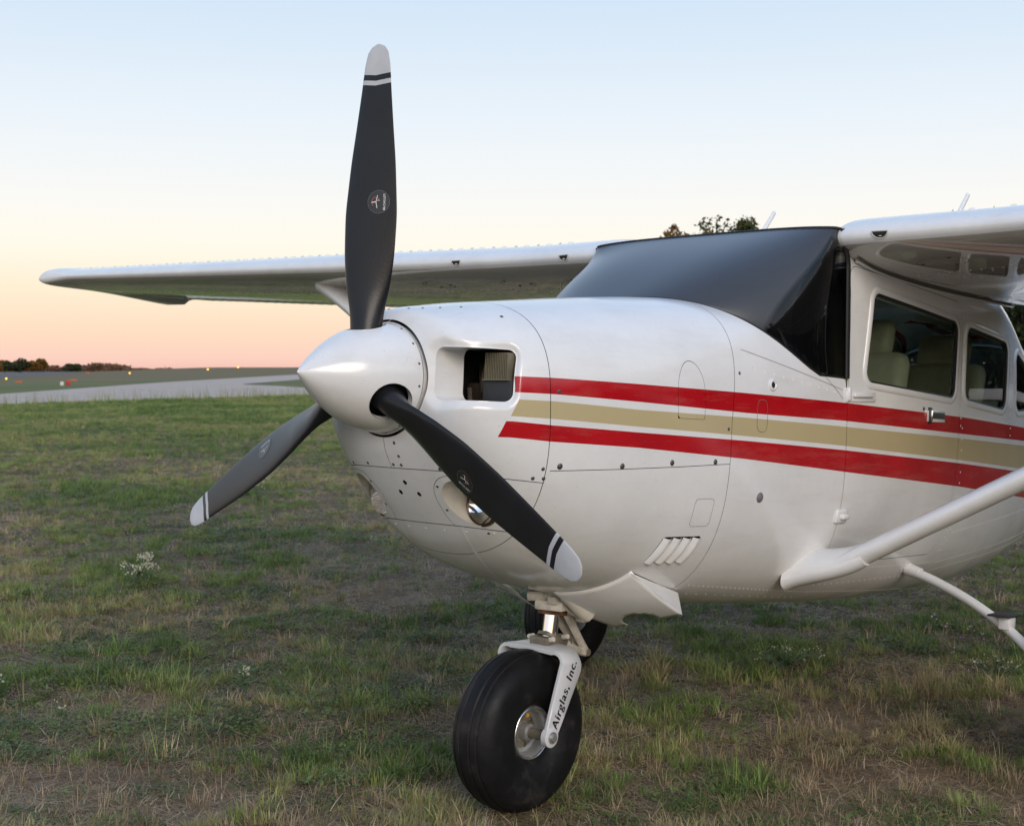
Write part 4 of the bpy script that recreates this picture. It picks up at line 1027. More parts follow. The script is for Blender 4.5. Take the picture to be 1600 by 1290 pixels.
M['lip']=simple('bright_rim_lip',(.78,.78,.78),.25,metal=.9)
def wheel(loc,R,hw,name,parent_name=None,side=1):
    t=MB(); t.lathe(dense_tyre(R,hw,.082,(-.048,-.022,.022,.048)),96,(0,0,0),'y'); o=t.obj(name,M['rubber'],plane,angle=28); o.location=w2b(loc)
    for s in (1,-1):
        r=MB(); r.lathe([(s*.050,.092),(s*.058,.0905),(s*.060,.086),(s*.054,.080),(s*.048,.077),(s*.040,.074),(s*.020,.070),(s*.016,.060),(s*.016,.030),(s*.050,.028),(s*.052,.024),(s*.052,.0001)],64,(0,0,0),'y'); rr=r.obj('wheel_rim',M['alu'],o,angle=30); MB().lathe([(s*.017,.058),(s*.0175,.034)],48,(0,0,0),'y').obj('rim_web',M['olive'],o,angle=30); MB().lathe([(s*.053,.0925),(s*.060,.0915),(s*.062,.088),(s*.058,.084)],64,(0,0,0),'y').obj('rim_lip',M['lip'],o,angle=60)
        for k in range(6):
            a=k*PI/3+.3; fastener((.050*math.cos(a),s*.018,.050*math.sin(a)),(0,s,0),M['rust'] if k in(1,) else M['screw'],o,.008,'rim_bolt')
        for k in range(8):
            a0=k*PI/4; P=[(.0835*math.cos(q),s*.0585,.0835*math.sin(q)) for q in np.linspace(a0+.12,a0+.66,8)]; MB().tube(P,.0022,6).obj('rim_slot',M['line'],o)
    return o
nw=wheel((-.70,0,.268),.275,.098,'nose_wheel')
MB().box((-.020,.0185,.050),(.007,.003,.007),bev=.002).obj('paint_mark',M['bolt'],nw)
MB().lathe([(-.15,.018),(.15,.018)],20,(0,0,0),'y').obj('axle',M['olive'],nw)
for s in (1,-1):
    mw=wheel((-2.46,s*1.24,.268),.275,.098,'main_wheel')
    P=[(-2.70,s*.47,-.672),(-2.68,s*.60,-.700),(-2.63,s*.80,-.768),(-2.58,s*.98,-.858),(-2.535,s*1.09,-.93),(-2.53,s*1.13,-1.01),(-2.527,s*1.135,-1.055)]
    t=np.linspace(0,6,40); P=np.stack([np.interp(t,range(7),[p[i] for p in P]) for i in range(3)],-1)
    for _ in range(8): P[1:-1]=(P[:-2]+2*P[1:-1]+P[2:])/4
    leg=MB().tube(P,np.linspace(.021,.017,40),18).obj('gear_leg',M['wing'],plane)
    MB().lathe([(.02*s,.036),(-.02*s,.036)],20,(-2.527,s*1.135,-1.058),'y').obj('brake_disc',M['olive'],leg)
    c=MB(); c.tube([(-2.70,s*.49,-.674),(-2.69,s*.55,-.686)],[.028,.024],16); c.obj('leg_cuff',M['white'],leg)
    b=MB(); b.box((-2.585,s*.965,-.832),(.034,.024,.026),bev=.008); bo=b.obj('step_bracket',M['white'],leg)
    MB().box((-2.58,s*.955,-.802),(.062,.045,.004),bev=.003).obj('step_pad',M['walk'],leg)
    MB().tube([(-2.70,s*.56,-.700),(-2.67,s*.70,-.750),(-2.64,s*.82,-.800),(-2.60,s*.98,-.885),(-2.56,s*1.07,-.945)],.0035,6).obj('brake_line',M['white'],leg)
# fork over the nose wheel
FW=.142; path=[]
ax_=np.array((-.70,.268)); sh=np.array((-.805,.490)); ld=(ax_-sh)/np.linalg.norm(ax_-sh); wd_=np.array((-ld[1],ld[0])) # (x,z)
pts=[]
for t in np.linspace(0,1,14): c=ax_*(1-t)+sh*t; pts.append((c[0],FW-.006*(1-t)+.0*t,c[1],.028+.026*t**.8,wd_))
for a in np.linspace(.1,PI/2,9): 
    pts.append((sh[0]-.012*math.sin(a)*.5,FW-.048*(1-math.cos(a)),sh[1]+.045*math.sin(a),.054,np.array((1,.45*(1-a/(PI/2)))))) 
pts.append((sh[0]-.006,.05,sh[1]+.047,.054,np.array((1,0.)))); pts.append((sh[0]-.006,0,sh[1]+.048,.054,np.array((1,0.))))
full=pts+[(p[0],-p[1],p[2],p[3],p[4]) for p in pts[::-1][1:]]
V=[];C=[np.array((p[0],p[1],p[2])) for p in full]
for i,p in enumerate(full):
    t=C[min(i+1,len(C)-1)]-C[max(i-1,0)]; t/=np.linalg.norm(t); w=np.array((p[4][0],0,p[4][1])); w-=t*(w@t); w/=np.linalg.norm(w); n=np.cross(t,w); n/=np.linalg.norm(n); th=.0085
    for (a,b) in ((-1,-.6),(-1,.6),(-.9,1),(.9,1),(1,.6),(1,-.6),(.9,-1),(-.9,-1)): V.append(w2b(C[i]+w*p[3]*a+n*th*b))
k=8; F=[(i*k+j,i*k+(j+1)%k,(i+1)*k+(j+1)%k,(i+1)*k+j) for i in range(len(full)-1) for j in range(k)]+[tuple(range(k))[::-1],tuple(range((len(full)-1)*k,len(full)*k))]
fork=MB().add(V,F).obj('nose_fork',M['fork'],plane,angle=40)
B3=lambda p: np.array(w2b(p))
for s in (1,-1):
    m_=MB(); m_.lathe([(-.010,.034),(.010,.034),(.012,.030),(.012,.0001)] if s>0 else [(.010,.034),(-.010,.034),(-.012,.030),(-.012,.0001)],30,B3((-.70,s*(FW-.006),.268)),'y'); m_.obj('fork_foot',M['fork'],fork,angle=40)
    m_=MB(); m_.lathe([(0,.020),(.004*s,.020),(.004*s,.013),(.012*s,.012),(.012*s,.0001)],24,B3((-.70,s*(FW+.0065),.268)),'y'); m_.obj('axle_nut',M['alu'],fork,angle=30)
tV,tF=text_flat('Airglas, Inc.',.0465,.22,.0,1.14); n_=len(tV)
tV=np.concatenate([tV+np.array((dx_,0,0)) for dx_ in (-.0012,0,.0012)]); tF=[tuple(i+k_*n_ for i in f) for k_ in range(3) for f in tF]
td=np.array((-ld[0],-ld[1])); tu=wd_ if wd_[0]>0 else -wd_
out=[]
for v in tV:
    c=ax_+(sh-ax_)*.60+td*v[0]*.93+tu*(v[1]); tt=np.clip(((c-ax_)@(sh-ax_))/((sh-ax_)@(sh-ax_)),0,1.2); y=FW-.006*(1-min(1,tt))+.0096+.0002*(len(out)//n_)
    out.append(w2b((c[0],y,c[1])))
obj('fork_lettering',out,tF,M['ink'],fork,smooth=False)
# oleo strut, collars, links
q=lambda x,y,z: B3((x,y,z-.048 if z<.64 else z-.026))
def wt(P,r,n=16,**k): return MB().tube([q(*p) for p in P],r,n,**k)
wt([(-.853,0,.585),(-.880,0,.70)],[.028,.028],28).obj('chrome_oleo',M['chrome'],fork,angle=80)
b=MB(); b.box(q(-.850,0,.600),(.050,.042,.018),bev=.005); b.box(q(-.905,.01,.592),(.035,.030,.020),bev=.005); b.obj('fork_clamp',M['olive'],fork)
wt([(-.851,0,.612),(-.856,0,.622)],[.040,.038],24).obj('clamp_ring',M['olive'],fork)
for (x,y) in ((-.815,.046),(-.815,-.046),(-.885,.052)): wt([(x,y-.012,.612),(x,y+.012,.618)],[.009,.009],10).obj('clamp_bolt',M['castwhite'],fork)
cyl=wt([(-.880,0,.690),(-.884,0,.70),(-.92,0,.83)],[.046,.046,.044],24).obj('strut_cylinder',M['castwhite'],plane)
wt([(-.876,0,.668),(-.880,0,.694)],[.052,.054],24).obj('rust_collar',M['rust'],cyl)
b=MB(); b.box(q(-.875,.015,.705),(.060,.055,.018),np.array(Matrix.Rotation(.25,3,'Z')),bev=.008); b.box(q(-.84,.05,.728),(.030,.020,.014),bev=.006); b.box(q(-.935,.035,.690),(.030,.026,.026),bev=.008); b.box(q(-.990,.045,.660),(.022,.020,.030),bev=.005); b.obj('steering_collar',M['castwhite'],cyl)
for s in (1,-1):
    wt([(-.91,s*.030,.680),(-1.0,s*.020,.585),(-1.055,s*.008,.530)],[.013,.011,.010],8,flat=1.5).obj('upper_torque_link',M['castwhite'],cyl)
    wt([(-.91,s*.034,.585),(-.98,s*.02,.550),(-1.055,s*.008,.525)],[.012,.011,.010],8,flat=1.4).obj('lower_torque_link',M['castwhite'],fork)
wt([(-1.055,-.02,.527),(-1.055,.02,.527)],[.013,.013],12).obj('link_pin',M['olive'],fork)
wt([(-.80,-.05,.735),(-.86,.03,.738)],[.017,.017],14).obj('shimmy_damper',M['castwhite'],cyl)
wt([(-.83,.06,.76),(-.86,.075,.70),(-.93,.07,.66)],[.008]*3,8).obj('steering_rod',M['castwhite'],cyl)
wt([(-.90,.06,.72),(-1.05,.09,.665)],[.034,.036],20).obj('breather_pipe',M['cream'],cyl)
wt([(-.93,.03,.73),(-1.0,.05,.70)],[.040,.030],14).obj('oil_cooler_hose',M['dark'],cyl)
# ---------------- ground ----------------
CX,CY=CAM[0],CAM[1]
def vnoise(x,y,seed=0):
    x=np.asarray(x,float);y=np.asarray(y,float); r=np.random.default_rng(seed).random((256,256)); xi=np.floor(x).astype(int); yi=np.floor(y).astype(int); fx=x-xi; fy=y-yi; fx=fx*fx*(3-2*fx); fy=fy*fy*(3-2*fy)
    g=lambda a,b: r[a%256,b%256]
    return (g(xi,yi)*(1-fx)+g(xi+1,yi)*fx)*(1-fy)+(g(xi,yi+1)*(1-fx)+g(xi+1,yi+1)*fx)*fy
def fbm(x,y,seed,o=4): return sum(vnoise(x*2**k+13*k,y*2**k+7*k,seed+k)*.5**k for k in range(o))/sum(.5**k for k in range(o))
SOIL=[(.27,-1.49,.55),(-.43,-2.18,.35),(-1.23,.18,.26),(-1.61,.75,.34),(-1.39,-.80,.18),(-2.56,.25,.34),(.0,-.9,.3),(-1.9,.9,.22),(-3.3,-3.2,.3),(-.75,-.35,.2),(-3.0,.9,.25),(-2.0,1.35,.3),(-1.2,.7,.22)]
GREEN=[(-.14,-1.9,.5),(-.8,-.65,.4),(-3.4,-6.2,1.2),(-2.9,-5.3,.7),(-1.0,.2,.3),(-.55,-1.1,.4),(-1.35,.35,.3),(-3.2,-.6,.5),(-2.2,-.2,.45),(-4.6,-.3,1.0),(-6,-10,2)]
def cover(x,y):
    """0 bare soil .. 1 full grass, and dryness 0..1"""
    c=fbm(x*.55+3,y*.55+9,11)*.6+fbm(x*2.1,y*2.1,21,3)*.4; dry=fbm(x*.35,y*.35,31,4)*.6+fbm(x*1.6,y*1.6,41,3)*.4
    c=np.clip((c-.40)*3.2+.74,.50,1); dry=np.clip((dry-.46)*5+.50,0,1)
    for sx,sy,r in SOIL: d=np.hypot((x-sx),(y-sy))/r+.5*(fbm(x*4,y*4,51,2)-.5); c=c*smst(.45,1.25,d)
    for sx,sy,r in GREEN: d=np.hypot(x-sx,y-sy)/r; k=1-smst(.5,1.3,d); c=np.maximum(c,k); dry=dry*(1-.8*k)
    far=smst(9,26,np.hypot(x-CX,y-CY)); c=np.maximum(c,far*.93); dry=dry*(1-.25*far); return c,dry
def hgt(x,y):
    d=np.hypot(x-CX,y-CY); near=1-smst(25,60,d); 
    c,_=cover(x,y); h=near*((fbm(x*.8,y*.8,61,4)-.5)*.07+(fbm(x*3.5,y*3.5,71,3)-.5)*.035+(c-.5)*.02)
    lat=((x-CX)*_R[0]+(y-CY)*_R[1]); dep=((x-CX)*_D[0]+(y-CY)*_D[1]); az=lat/np.maximum(dep,1)
    rise=2.9*smst(380,900,d)*smst(-.34,-.22,az)*(dep>0)+3.0*smst(380,900,d)*(dep<=0); return h+rise
def flatten(x,y,h):
    for wx,wy in ((-.70,0),(-2.46,1.24),(-2.46,-1.24)): d=np.hypot(x-wx,y-wy); h=h*smst(.10,.55,d)
    return h
rad=np.concatenate([np.geomspace(.4,75,230),np.geomspace(78,3500,60)]); na=420; V=[(CX,CY,float(0))]; aa=np.linspace(0,2*PI,na+1)[:-1]
RR_,AA_=np.meshgrid(rad,aa,indexing='ij'); gx_=CX+RR_*np.cos(AA_); gy_=CY+RR_*np.sin(AA_); gz=flatten(gx_,gy_,hgt(gx_,gy_))
c_,d_=cover(gx_,gy_)
V=np.concatenate([[[CX,CY,0]],np.stack([gx_,gy_,gz],-1).reshape(-1,3)]); F=[(0,1+k,1+(k+1)%na) for k in range(na)]
F+=[(1+i*na+k,1+(i+1)*na+k,1+(i+1)*na+(k+1)%na,1+i*na+(k+1)%na) for i in range(len(rad)-1) for k in range(na)]
def ground_mat():
    m,t,b=mat('soil_and_turf'); tc=N(t,'ShaderNodeTexCoord'); a=N(t,'ShaderNodeAttribute',attribute_name='cover'); dr=N(t,'ShaderNodeAttribute',attribute_name='dry'); fa=N(t,'ShaderNodeAttribute',attribute_name='far')
    def nz(s,d=6,r=.6):
        n=N(t,'ShaderNodeTexNoise'); n.inputs['Scale'].default_value=s; n.inputs['Detail'].default_value=d; n.inputs['Roughness'].default_value=r; t.links.new(tc.outputs['Object'],n.inputs['Vector']); return n.outputs['Fac']
    r=N(t,'ShaderNodeValToRGB'); ramp(r,[(.3,(.14,.092,.062)),(.5,(.27,.19,.135)),(.7,(.42,.31,.23))]); t.links.new(nz(9,8,.7),r.inputs[0])
    g=N(t,'ShaderNodeValToRGB'); ramp(g,[(.3,(.06,.08,.026)),(.5,(.10,.125,.045)),(.7,(.16,.145,.07))]); t.links.new(nz(3,8,.7),g.inputs[0])
    r3=N(t,'ShaderNodeValToRGB'); ramp(r3,[(.35,(.035,.027,.016)),(.65,(.10,.072,.044))]); t.links.new(nz(40,4),r3.inputs[0])
    near=mixc(t,math2(t,'MULTIPLY',a.outputs['Fac'],.75),r.outputs[0],r3.outputs[0])  # soil colour darkened under grass: shade between the tufts painted in
    fr=N(t,'ShaderNodeValToRGB'); ramp(fr,[(.25,(.10,.13,.045)),(.5,(.15,.165,.065)),(.72,(.24,.18,.10))]); mpn=N(t,'ShaderNodeMapping'); mpn.inputs['Scale'].default_value=(.035,.035,.035); t.links.new(tc.outputs['Object'],mpn.inputs[0]); fn_=N(t,'ShaderNodeTexNoise'); fn_.inputs['Scale'].default_value=1; fn_.inputs['Detail'].default_value=9; fn_.inputs['Roughness'].default_value=.65; t.links.new(mpn.outputs[0],fn_.inputs['Vector']); t.links.new(fn_.outputs['Fac'],fr.inputs[0])
    far2=mixc(t,dr.outputs['Fac'],fr.outputs[0],g.outputs[0]); f3=N(t,'ShaderNodeAttribute',attribute_name='field'); col=mixc(t,fa.outputs['Fac'],near,fr.outputs[0]); col=mixc(t,f3.outputs['Fac'],col,(.20,.145,.085))
    t.links.new(col,b.inputs['Base Color']); b.inputs['Roughness'].default_value=.95; b.inputs['Specular IOR Level'].default_value=.15
    bp=N(t,'ShaderNodeBump'); bp.inputs['Strength'].default_value=.8; bp.inputs['Distance'].default_value=.02; t.links.new(nz(28,8,.75),bp.inputs['Height']); t.links.new(bp.outputs[0],b.inputs['Normal']); return m
dd=np.hypot(V[:,0]-CX,V[:,1]-CY); cc=np.concatenate([[.5],c_.ravel()]); dc=np.concatenate([[.5],d_.ravel()])
g=obj('ground',V,F,ground_mat(),None,angle=180,attrs=dict(cover=cc,dry=dc,far=smst(16,50,dd),field=smst(110,260,dd)*.7)); g['kind']='structure'
# ---------------- paving ----------------
def sheet(name,P,z,m,kind='structure'):
    bm=bmesh.new(); vs=[bm.verts.new((x,y,z)) for x,y in P]; f=bm.faces.new(vs); bmesh.ops.triangulate(bm,faces=[f]); bmesh.ops.recalc_face_normals(bm,faces=bm.faces)
    if bm.faces[:][0].normal.z<0: bmesh.ops.reverse_faces(bm,faces=bm.faces)
    me=bpy.data.meshes.new(name); bm.to_mesh(me); bm.free(); me.materials.append(m); o=bpy.data.objects.new(name,me); COL.objects.link(o); o['kind']=kind; return o
def pave(name,c0,c1,s=.6):
    m,t,b=mat(name); tc=N(t,'ShaderNodeTexCoord')
    n=N(t,'ShaderNodeTexNoise'); n.inputs['Scale'].default_value=s; n.inputs['Detail'].default_value=10; n.inputs['Roughness'].default_value=.7; t.links.new(tc.outputs['Object'],n.inputs['Vector'])
    r=N(t,'ShaderNodeValToRGB'); ramp(r,[(.3,c0),(.7,c1)]); t.links.new(n.outputs['Fac'],r.inputs[0])
    v=N(t,'ShaderNodeTexVoronoi',feature='DISTANCE_TO_EDGE'); v.inputs['Scale'].default_value=.12; t.links.new(tc.outputs['Object'],v.inputs['Vector']); f=N(t,'ShaderNodeMapRange'); f.inputs[1].default_value=.006; f.inputs[2].default_value=0.0; t.links.new(v.outputs['Distance'],f.inputs[0])
    t.links.new(mixc(t,math2(t,'MULTIPLY',f.outputs[0],.5),r.outputs[0],(.08,.08,.06)),b.inputs['Base Color']); b.inputs['Roughness'].default_value=.9; b.inputs['Specular IOR Level'].default_value=.2; return m
pm_=pave('old_concrete_b',(.42,.34,.285),(.58,.475,.40)); sheet('taxiway_branch',[(-34.8,-72.3),(-74.3,-101.4),(-78,-107),(-95,-124),(-126.9,-156.9),(-300,-345),(-360,-440),(-238.2,-299.1),(-83.4,-129.2)],.018,pm_)
taxi=sheet('taxiway',[(58,-28),(-23.9,-50.4),(-44.4,-56.0),(-70,-61),(-150,-72),(-210,-95),(-64.3,-79.7),(-70,-91),(-74.3,-101.4),(-34.8,-72.3),(40,-45)],.018,pm_)
rwd=np.array((-1588,-2440))/math.hypot(1588,2440); r0=np.array((-109.6,-222.8)); r1=r0+np.array((-rwd[1],rwd[0]))*46
rw=[tuple(r0-rwd*200),tuple(r0+rwd*2600),tuple(r1+rwd*2600),tuple(r1-rwd*200)]
sheet('runway',rw,.02,pave('runway_asphalt',(.12,.11,.11),(.16,.15,.15),.2))
# ---------------- trees ----------------
def leafmat(name,a,b_,c):
    m,t,bs=mat(name); tc=N(t,'ShaderNodeTexCoord'); n=N(t,'ShaderNodeTexNoise'); n.inputs['Scale'].default_value=1.1; n.inputs['Detail'].default_value=5; t.links.new(tc.outputs['Object'],n.inputs['Vector'])
    r=N(t,'ShaderNodeValToRGB'); ramp(r,[(.32,a),(.5,b_),(.68,c)]); t.links.new(n.outputs['Fac'],r.inputs[0]); t.links.new(r.outputs[0],bs.inputs['Base Color']); bs.inputs['Roughness'].default_value=.6; bs.inputs['Specular IOR Level'].default_value=.25
    tr=N(t,'ShaderNodeBsdfTranslucent'); t.links.new(r.outputs[0],tr.inputs[0]); mx=N(t,'ShaderNodeMixShader'); mx.inputs[0].default_value=.25; o=t.nodes['Material Output']; t.links.new(bs.outputs[0],mx.inputs[1]); t.links.new(tr.outputs[0],mx.inputs[2]); t.links.new(mx.outputs[0],o.inputs[0]); return m
LG=leafmat('oak_leaves',(.035,.050,.015),(.065,.080,.022),(.12,.10,.03)); LO=leafmat('sunlit_orange_leaves',(.08,.055,.015),(.20,.11,.025),(.30,.15,.03)); LD=leafmat('dark_leaves',(.022,.035,.014),(.040,.055,.02),(.075,.065,.025)); BARK=simple('bark',(.10,.075,.055),.9,bump=.6,bscale=8,var=.3)  # LO: orange of the low sun is painted into the leaf colours
def crown_mesh(name,r,n,leaf,m,seed,clumps=14,low=.0):
    g_=np.random.default_rng(seed); cs=[]
    for i in range(clumps):
        a=g_.uniform(0,2*PI); zz=g_.uniform(-.55,.75); rr=math.sqrt(max(.05,1-zz*zz))*g_.uniform(.25,.75); cs.append((r[0]*rr*math.cos(a),r[1]*rr*math.sin(a),r[2]*zz,g_.uniform(.24,.42)))
    V=np.zeros((n*4,3)); 
    ci=g_.integers(0,clumps,n); C_=np.array(cs)[ci]; u=g_.normal(size=(n,3)); u/=np.linalg.norm(u,axis=1)[:,None]; rad_=g_.uniform(.45,1,n)**.6*C_[:,3]
    P=C_[:,:3]+u*rad_[:,None]*np.array(r)*1.05; L=leaf*g_.uniform(.6,1.5,n)
    a=g_.normal(size=(n,3)); a/=np.linalg.norm(a,axis=1)[:,None]; b=np.cross(a,g_.normal(size=(n,3))); b/=np.linalg.norm(b,axis=1)[:,None]
    V[0::4]=P-a*L[:,None]; V[1::4]=P-b*L[:,None]*.45; V[2::4]=P+a*L[:,None]; V[3::4]=P+b*L[:,None]*.45
    me=bpy.data.meshes.new(name); me.from_pydata(V.tolist(),[],np.arange(n*4).reshape(-1,4).tolist()); me.materials.append(m); return me,cs
def tree(name,x,y,h,w,m,seed,label,group,n=5000,leaf=.16,cat='tree',bush=False):
    z=float(hgt(np.array(x),np.array(y))); e=bpy.data.objects.new(name,None); COL.objects.link(e); e.location=(x,y,z-.05); tag(e,label,cat,group)
    ch=h*(.95 if bush else .66); cz=h-ch*.5; me,cs=crown_mesh('crown',(w/2,w/2,ch*.5),n,leaf,m,seed,16)
    c=bpy.data.objects.new('crown',me); COL.objects.link(c); c.parent=e; c.location=(0,0,cz)
    t=MB(); P=[(0,0,0),(.02*h,.01*h,h*.3),(.0,.02*h,h*.62),(.02*h,0,h*.85)]; t.tube(P,[h*.032,h*.024,h*.016,h*.005],8)
    for (a,b,cc_,s_) in cs[:9]: t.tube([(0,0.01*h,h*.36),(a*.5,b*.5,(cz+cc_)*.5+h*.2),(a,b,cz+cc_)],[h*.014,h*.009,h*.003],6)
    t.obj('trunk',BARK,e); return e
def at(px,d,h=0): lat=(px-800)/FPX; return (CX+d*(_D[0]+_R[0]*lat),CY+d*(_D[1]+_R[1]*lat))
tg='trees standing behind the airplane'
# grove behind the airplane: bearings in degrees from the view axis, metres away
for i,(b_,d,h,w,m,lb) in enumerate([(7.3,62,8.35,3.0,LO,'small orange sunlit tree leftmost in the gap above the windshield'),(7.85,66,8.7,3.4,LO,'thin amber treetop between the orange tree and the tallest green one'),(8.5,64,9.15,7.4,LG,'tallest green tree seen above the dark windshield'),(9.95,66,9.0,3.6,LG,'green tree just left of the near roof antenna above the windshield'),
    (11.0,70,8.4,1.4,LD,'dark treetop touching the foot of the left roof antenna'),(21.6,48,4.6,4.2,LD,'dark tree beyond the rear cabin window at the right edge'),(23.2,52,5.6,6,LD,'broad dark tree outside the right edge behind the tail'),(25.8,50,6.2,6,LG,'green tree well to the right behind the tail')]):
    q=math.tan(math.radians(b_)); x=CX+d*(_D[0]+_R[0]*q); y=CY+d*(_D[1]+_R[1]*q); tree('oak_tree',x,y,h,w,m,100+i,lb,tg,4500,.13)
tg2='trees at the far left edge of the airfield'
for i,(px,d,h,w,m,lb) in enumerate([(-14,640,5.8,11,LO,'orange-tinged tree cut by the left picture edge'),(8,640,6.0,8,LO,'low orange-lit tree second from the left in the far clump'),(33,620,6.8,12,LD,'tallest dark green tree of the far left clump'),(20,600,4.8,9,LD,'low dark bush in front of the tall far tree'),(58,620,6.6,11,LO,'rounded orange-brown tree at the right end of the far clump'),(112,760,4.6,12,LD,'lone dark green bush before the brown far hedge')]):
    x,y=at(px,d); tree('far_tree',x,y,h,w,m,200+i,lb,tg2,2600,.55,bush=True)
# woodland on the unseen side, mirrored dimly in the paint and the cabin windows
Vs=[]; g_=np.random.default_rng(77); cms=[crown_mesh('c',(3.2,3.2,4.0),1500,.34,LD,700+i,14)[0] for i in range(3)]; src_=[np.array([v.co[:] for v in c.vertices]) for c in cms]
for i,az in enumerate(np.linspace(84,186,44)):
    a=math.radians(az); D=31+g_.uniform(-3,5); s_=g_.uniform(.75,1.2); q_=src_[i%3]@np.array(Matrix.Rotation(g_.uniform(0,6),3,'Z')).T*s_; Vs.append(q_+np.array((CX+D*math.cos(a),CY+D*math.sin(a),3.9*s_)))
Vs=np.concatenate(Vs); wl_=obj('woodland',Vs,np.arange(len(Vs)).reshape(-1,4).tolist(),LD,None,smooth=False); tag(wl_,'dark wood across the field that the cabin windows mirror','woodland',kind='stuff')
for c in cms: bpy.data.meshes.remove(c)
V=[];F=[]
g_=np.random.default_rng(5); Vs=[]
for px in np.arange(-220,262,2.2):
    d=900+g_.uniform(-30,30); x,y=at(px,d); h=(3.6+1.0*math.sin(px*.05)+g_.uniform(-.8,1.3))*(1 if px<200 else .6)
    if px>232: h*=.7
    for _ in range(70):
        q=g_.normal(size=3); q/=np.linalg.norm(q); p=np.array((x+g_.uniform(-3,3),y+g_.uniform(-3,3),g_.uniform(0,h))); a=g_.normal(size=3)*.55; b=g_.normal(size=3)*.55; Vs+= [p-a,p-b,p+a,p+b]
wd2=obj('far_hedge',Vs,[(4*i,4*i+1,4*i+2,4*i+3) for i in range(len(Vs)//4)],leafmat('rusty_hedge_leaves',(.10,.055,.03),(.20,.105,.06),(.26,.15,.08)),None,smooth=False); tag(wd2,'low rusty brown hedge of distant scrub along the horizon at left','hedge',kind='stuff')
# ---------------- lights and markers by the runway ----------------
def emis(name,c,s):
    m,t,b=mat(name); b.inputs['Emission Color'].default_value=(*c,1); b.inputs['Emission Strength'].default_value=s; b.inputs['Base Color'].default_value=(*c,1); return m
amber=emis('amber_lamp_glass',(1,.50,.05),2.2)
for i,(px,py,lb) in enumerate([(10,592,'amber runway edge light at the far left'),(203,583,'amber runway edge light above the red marker board'),(325,577,'amber runway edge light on the crest near the taxiway bend'),(372,573.5,'faint amber runway light furthest along the crest')]):
    D=[190,440,560,700][i]; x,y=at(px,D); z=float(hgt(np.array(x),np.array(y))); zt=1.502-(py-577)/FPX*D; r=1.5/FPX*D
    e=bpy.data.objects.new('runway_light',None); COL.objects.link(e); e.location=(x,y,z); tag(e,lb,'runway light','runway edge lights')
    hh=max(.15,zt-z); MB().tube([(0,0,0),(0,0,hh)],r*.18,8).obj('stem',M['olive'],e); MB().lathe([(hh-r,.001),(hh-r*.7,r*.7),(hh,r),(hh+r*.7,r*.7),(hh+r,.001)],14,ax='z').obj('lamp_globe',amber,e)
om=simple('orange_marker_paint',(.50,.12,.06),.6); wm=simple('white_marker_paint',(.62,.62,.60),.6); rm=simple('red_sign_paint',(.42,.035,.025),.5)
def board(name,px,py,D,w,h,m,lb,cat,z0=.25):
    x,y=at(px,D); z=float(hgt(np.array(x),np.array(y))); e=bpy.data.objects.new(name,None); COL.objects.link(e); e.location=(x,y,z); e.rotation_euler=(0,0,math.atan2(_D[1],_D[0])-PI/2); tag(e,lb,cat)
    MB().box((0,0,z0+h/2),(w/2,.06,h/2),bev=.02).obj('sign_face',m,e); b=MB(); 
    for s in (-1,1): b=MB(); b.tube([(s*w*.35,0,0),(s*w*.35,0,z0)],.03,8); b.obj('leg',M['olive'],e)
    return e
board('taxiway_marker',29.5,597,140,.75,.20,om,'low orange taxiway marker left of the red sign','marker',.05)
board('taxiway_marker',115,594.5,165,.85,.22,om,'low orange taxiway marker right behind the red sign','marker',.05)
board('airfield_sign',106.5,600,118,.42,.44,rm,'small red airfield sign board in the grass beyond the taxiway','sign',.05)
e=board('white_marker',97,599.5,117,.30,.34,wm,'small white marker box immediately left of the red sign','marker',.05)
board('distant_marker',138,581,420,.9,.6,om,'faint pinkish marker on the runway below the hedge','marker',.1)
# ---------------- grass ----------------
def vegmat(name,stops,trans=.35):
    m,t,b=mat(name); a=N(t,'ShaderNodeAttribute',attribute_name='tint',attribute_type='INSTANCER'); n=N(t,'ShaderNodeObjectInfo'); 
    g0=N(t,'ShaderNodeTexCoord')
    v=math2(t,'ADD',math2(t,'MULTIPLY',a.outputs['Fac'],.8),math2(t,'MULTIPLY',math2(t,'SUBTRACT',n.outputs['Random'],.5),.35),clamp=True)
    r=N(t,'ShaderNodeValToRGB'); ramp(r,stops); t.links.new(v,r.inputs[0]); at_=N(t,'ShaderNodeAttribute',attribute_name='shade'); 
    col=mixc(t,at_.outputs['Fac'],r.outputs[0],(.26,.20,.11)) # dry tips
    hs=N(t,'ShaderNodeHueSaturation'); t.links.new(col,hs.inputs['Color']); rr=N(t,'ShaderNodeMath',operation='FRACT'); t.links.new(math2(t,'MULTIPLY',n.outputs['Random'],17.3),rr.inputs[0]); mv=N(t,'ShaderNodeMapRange'); mv.inputs[3].default_value=.65; mv.inputs[4].default_value=1.45; t.links.new(rr.outputs[0],mv.inputs[0]); t.links.new(mv.outputs[0],hs.inputs['Value']); col=hs.outputs[0]
    t.links.new(col,b.inputs['Base Color']); b.inputs['Roughness'].default_value=.5; b.inputs['Specular IOR Level'].default_value=.35
    tr=N(t,'ShaderNodeBsdfTranslucent'); t.links.new(col,tr.inputs[0]); mx=N(t,'ShaderNodeMixShader'); mx.inputs[0].default_value=trans; o=t.nodes['Material Output']; t.links.new(b.outputs[0],mx.inputs[1]); t.links.new(tr.outputs[0],mx.inputs[2]); t.links.new(mx.outputs[0],o.inputs[0]); return m
GM=vegmat('grass_blades',trans=.16,stops=[(0,(.105,.175,.04)),(.3,(.175,.245,.06)),(.55,(.28,.31,.095)),(.8,(.37,.29,.15)),(1,(.44,.33,.20))])
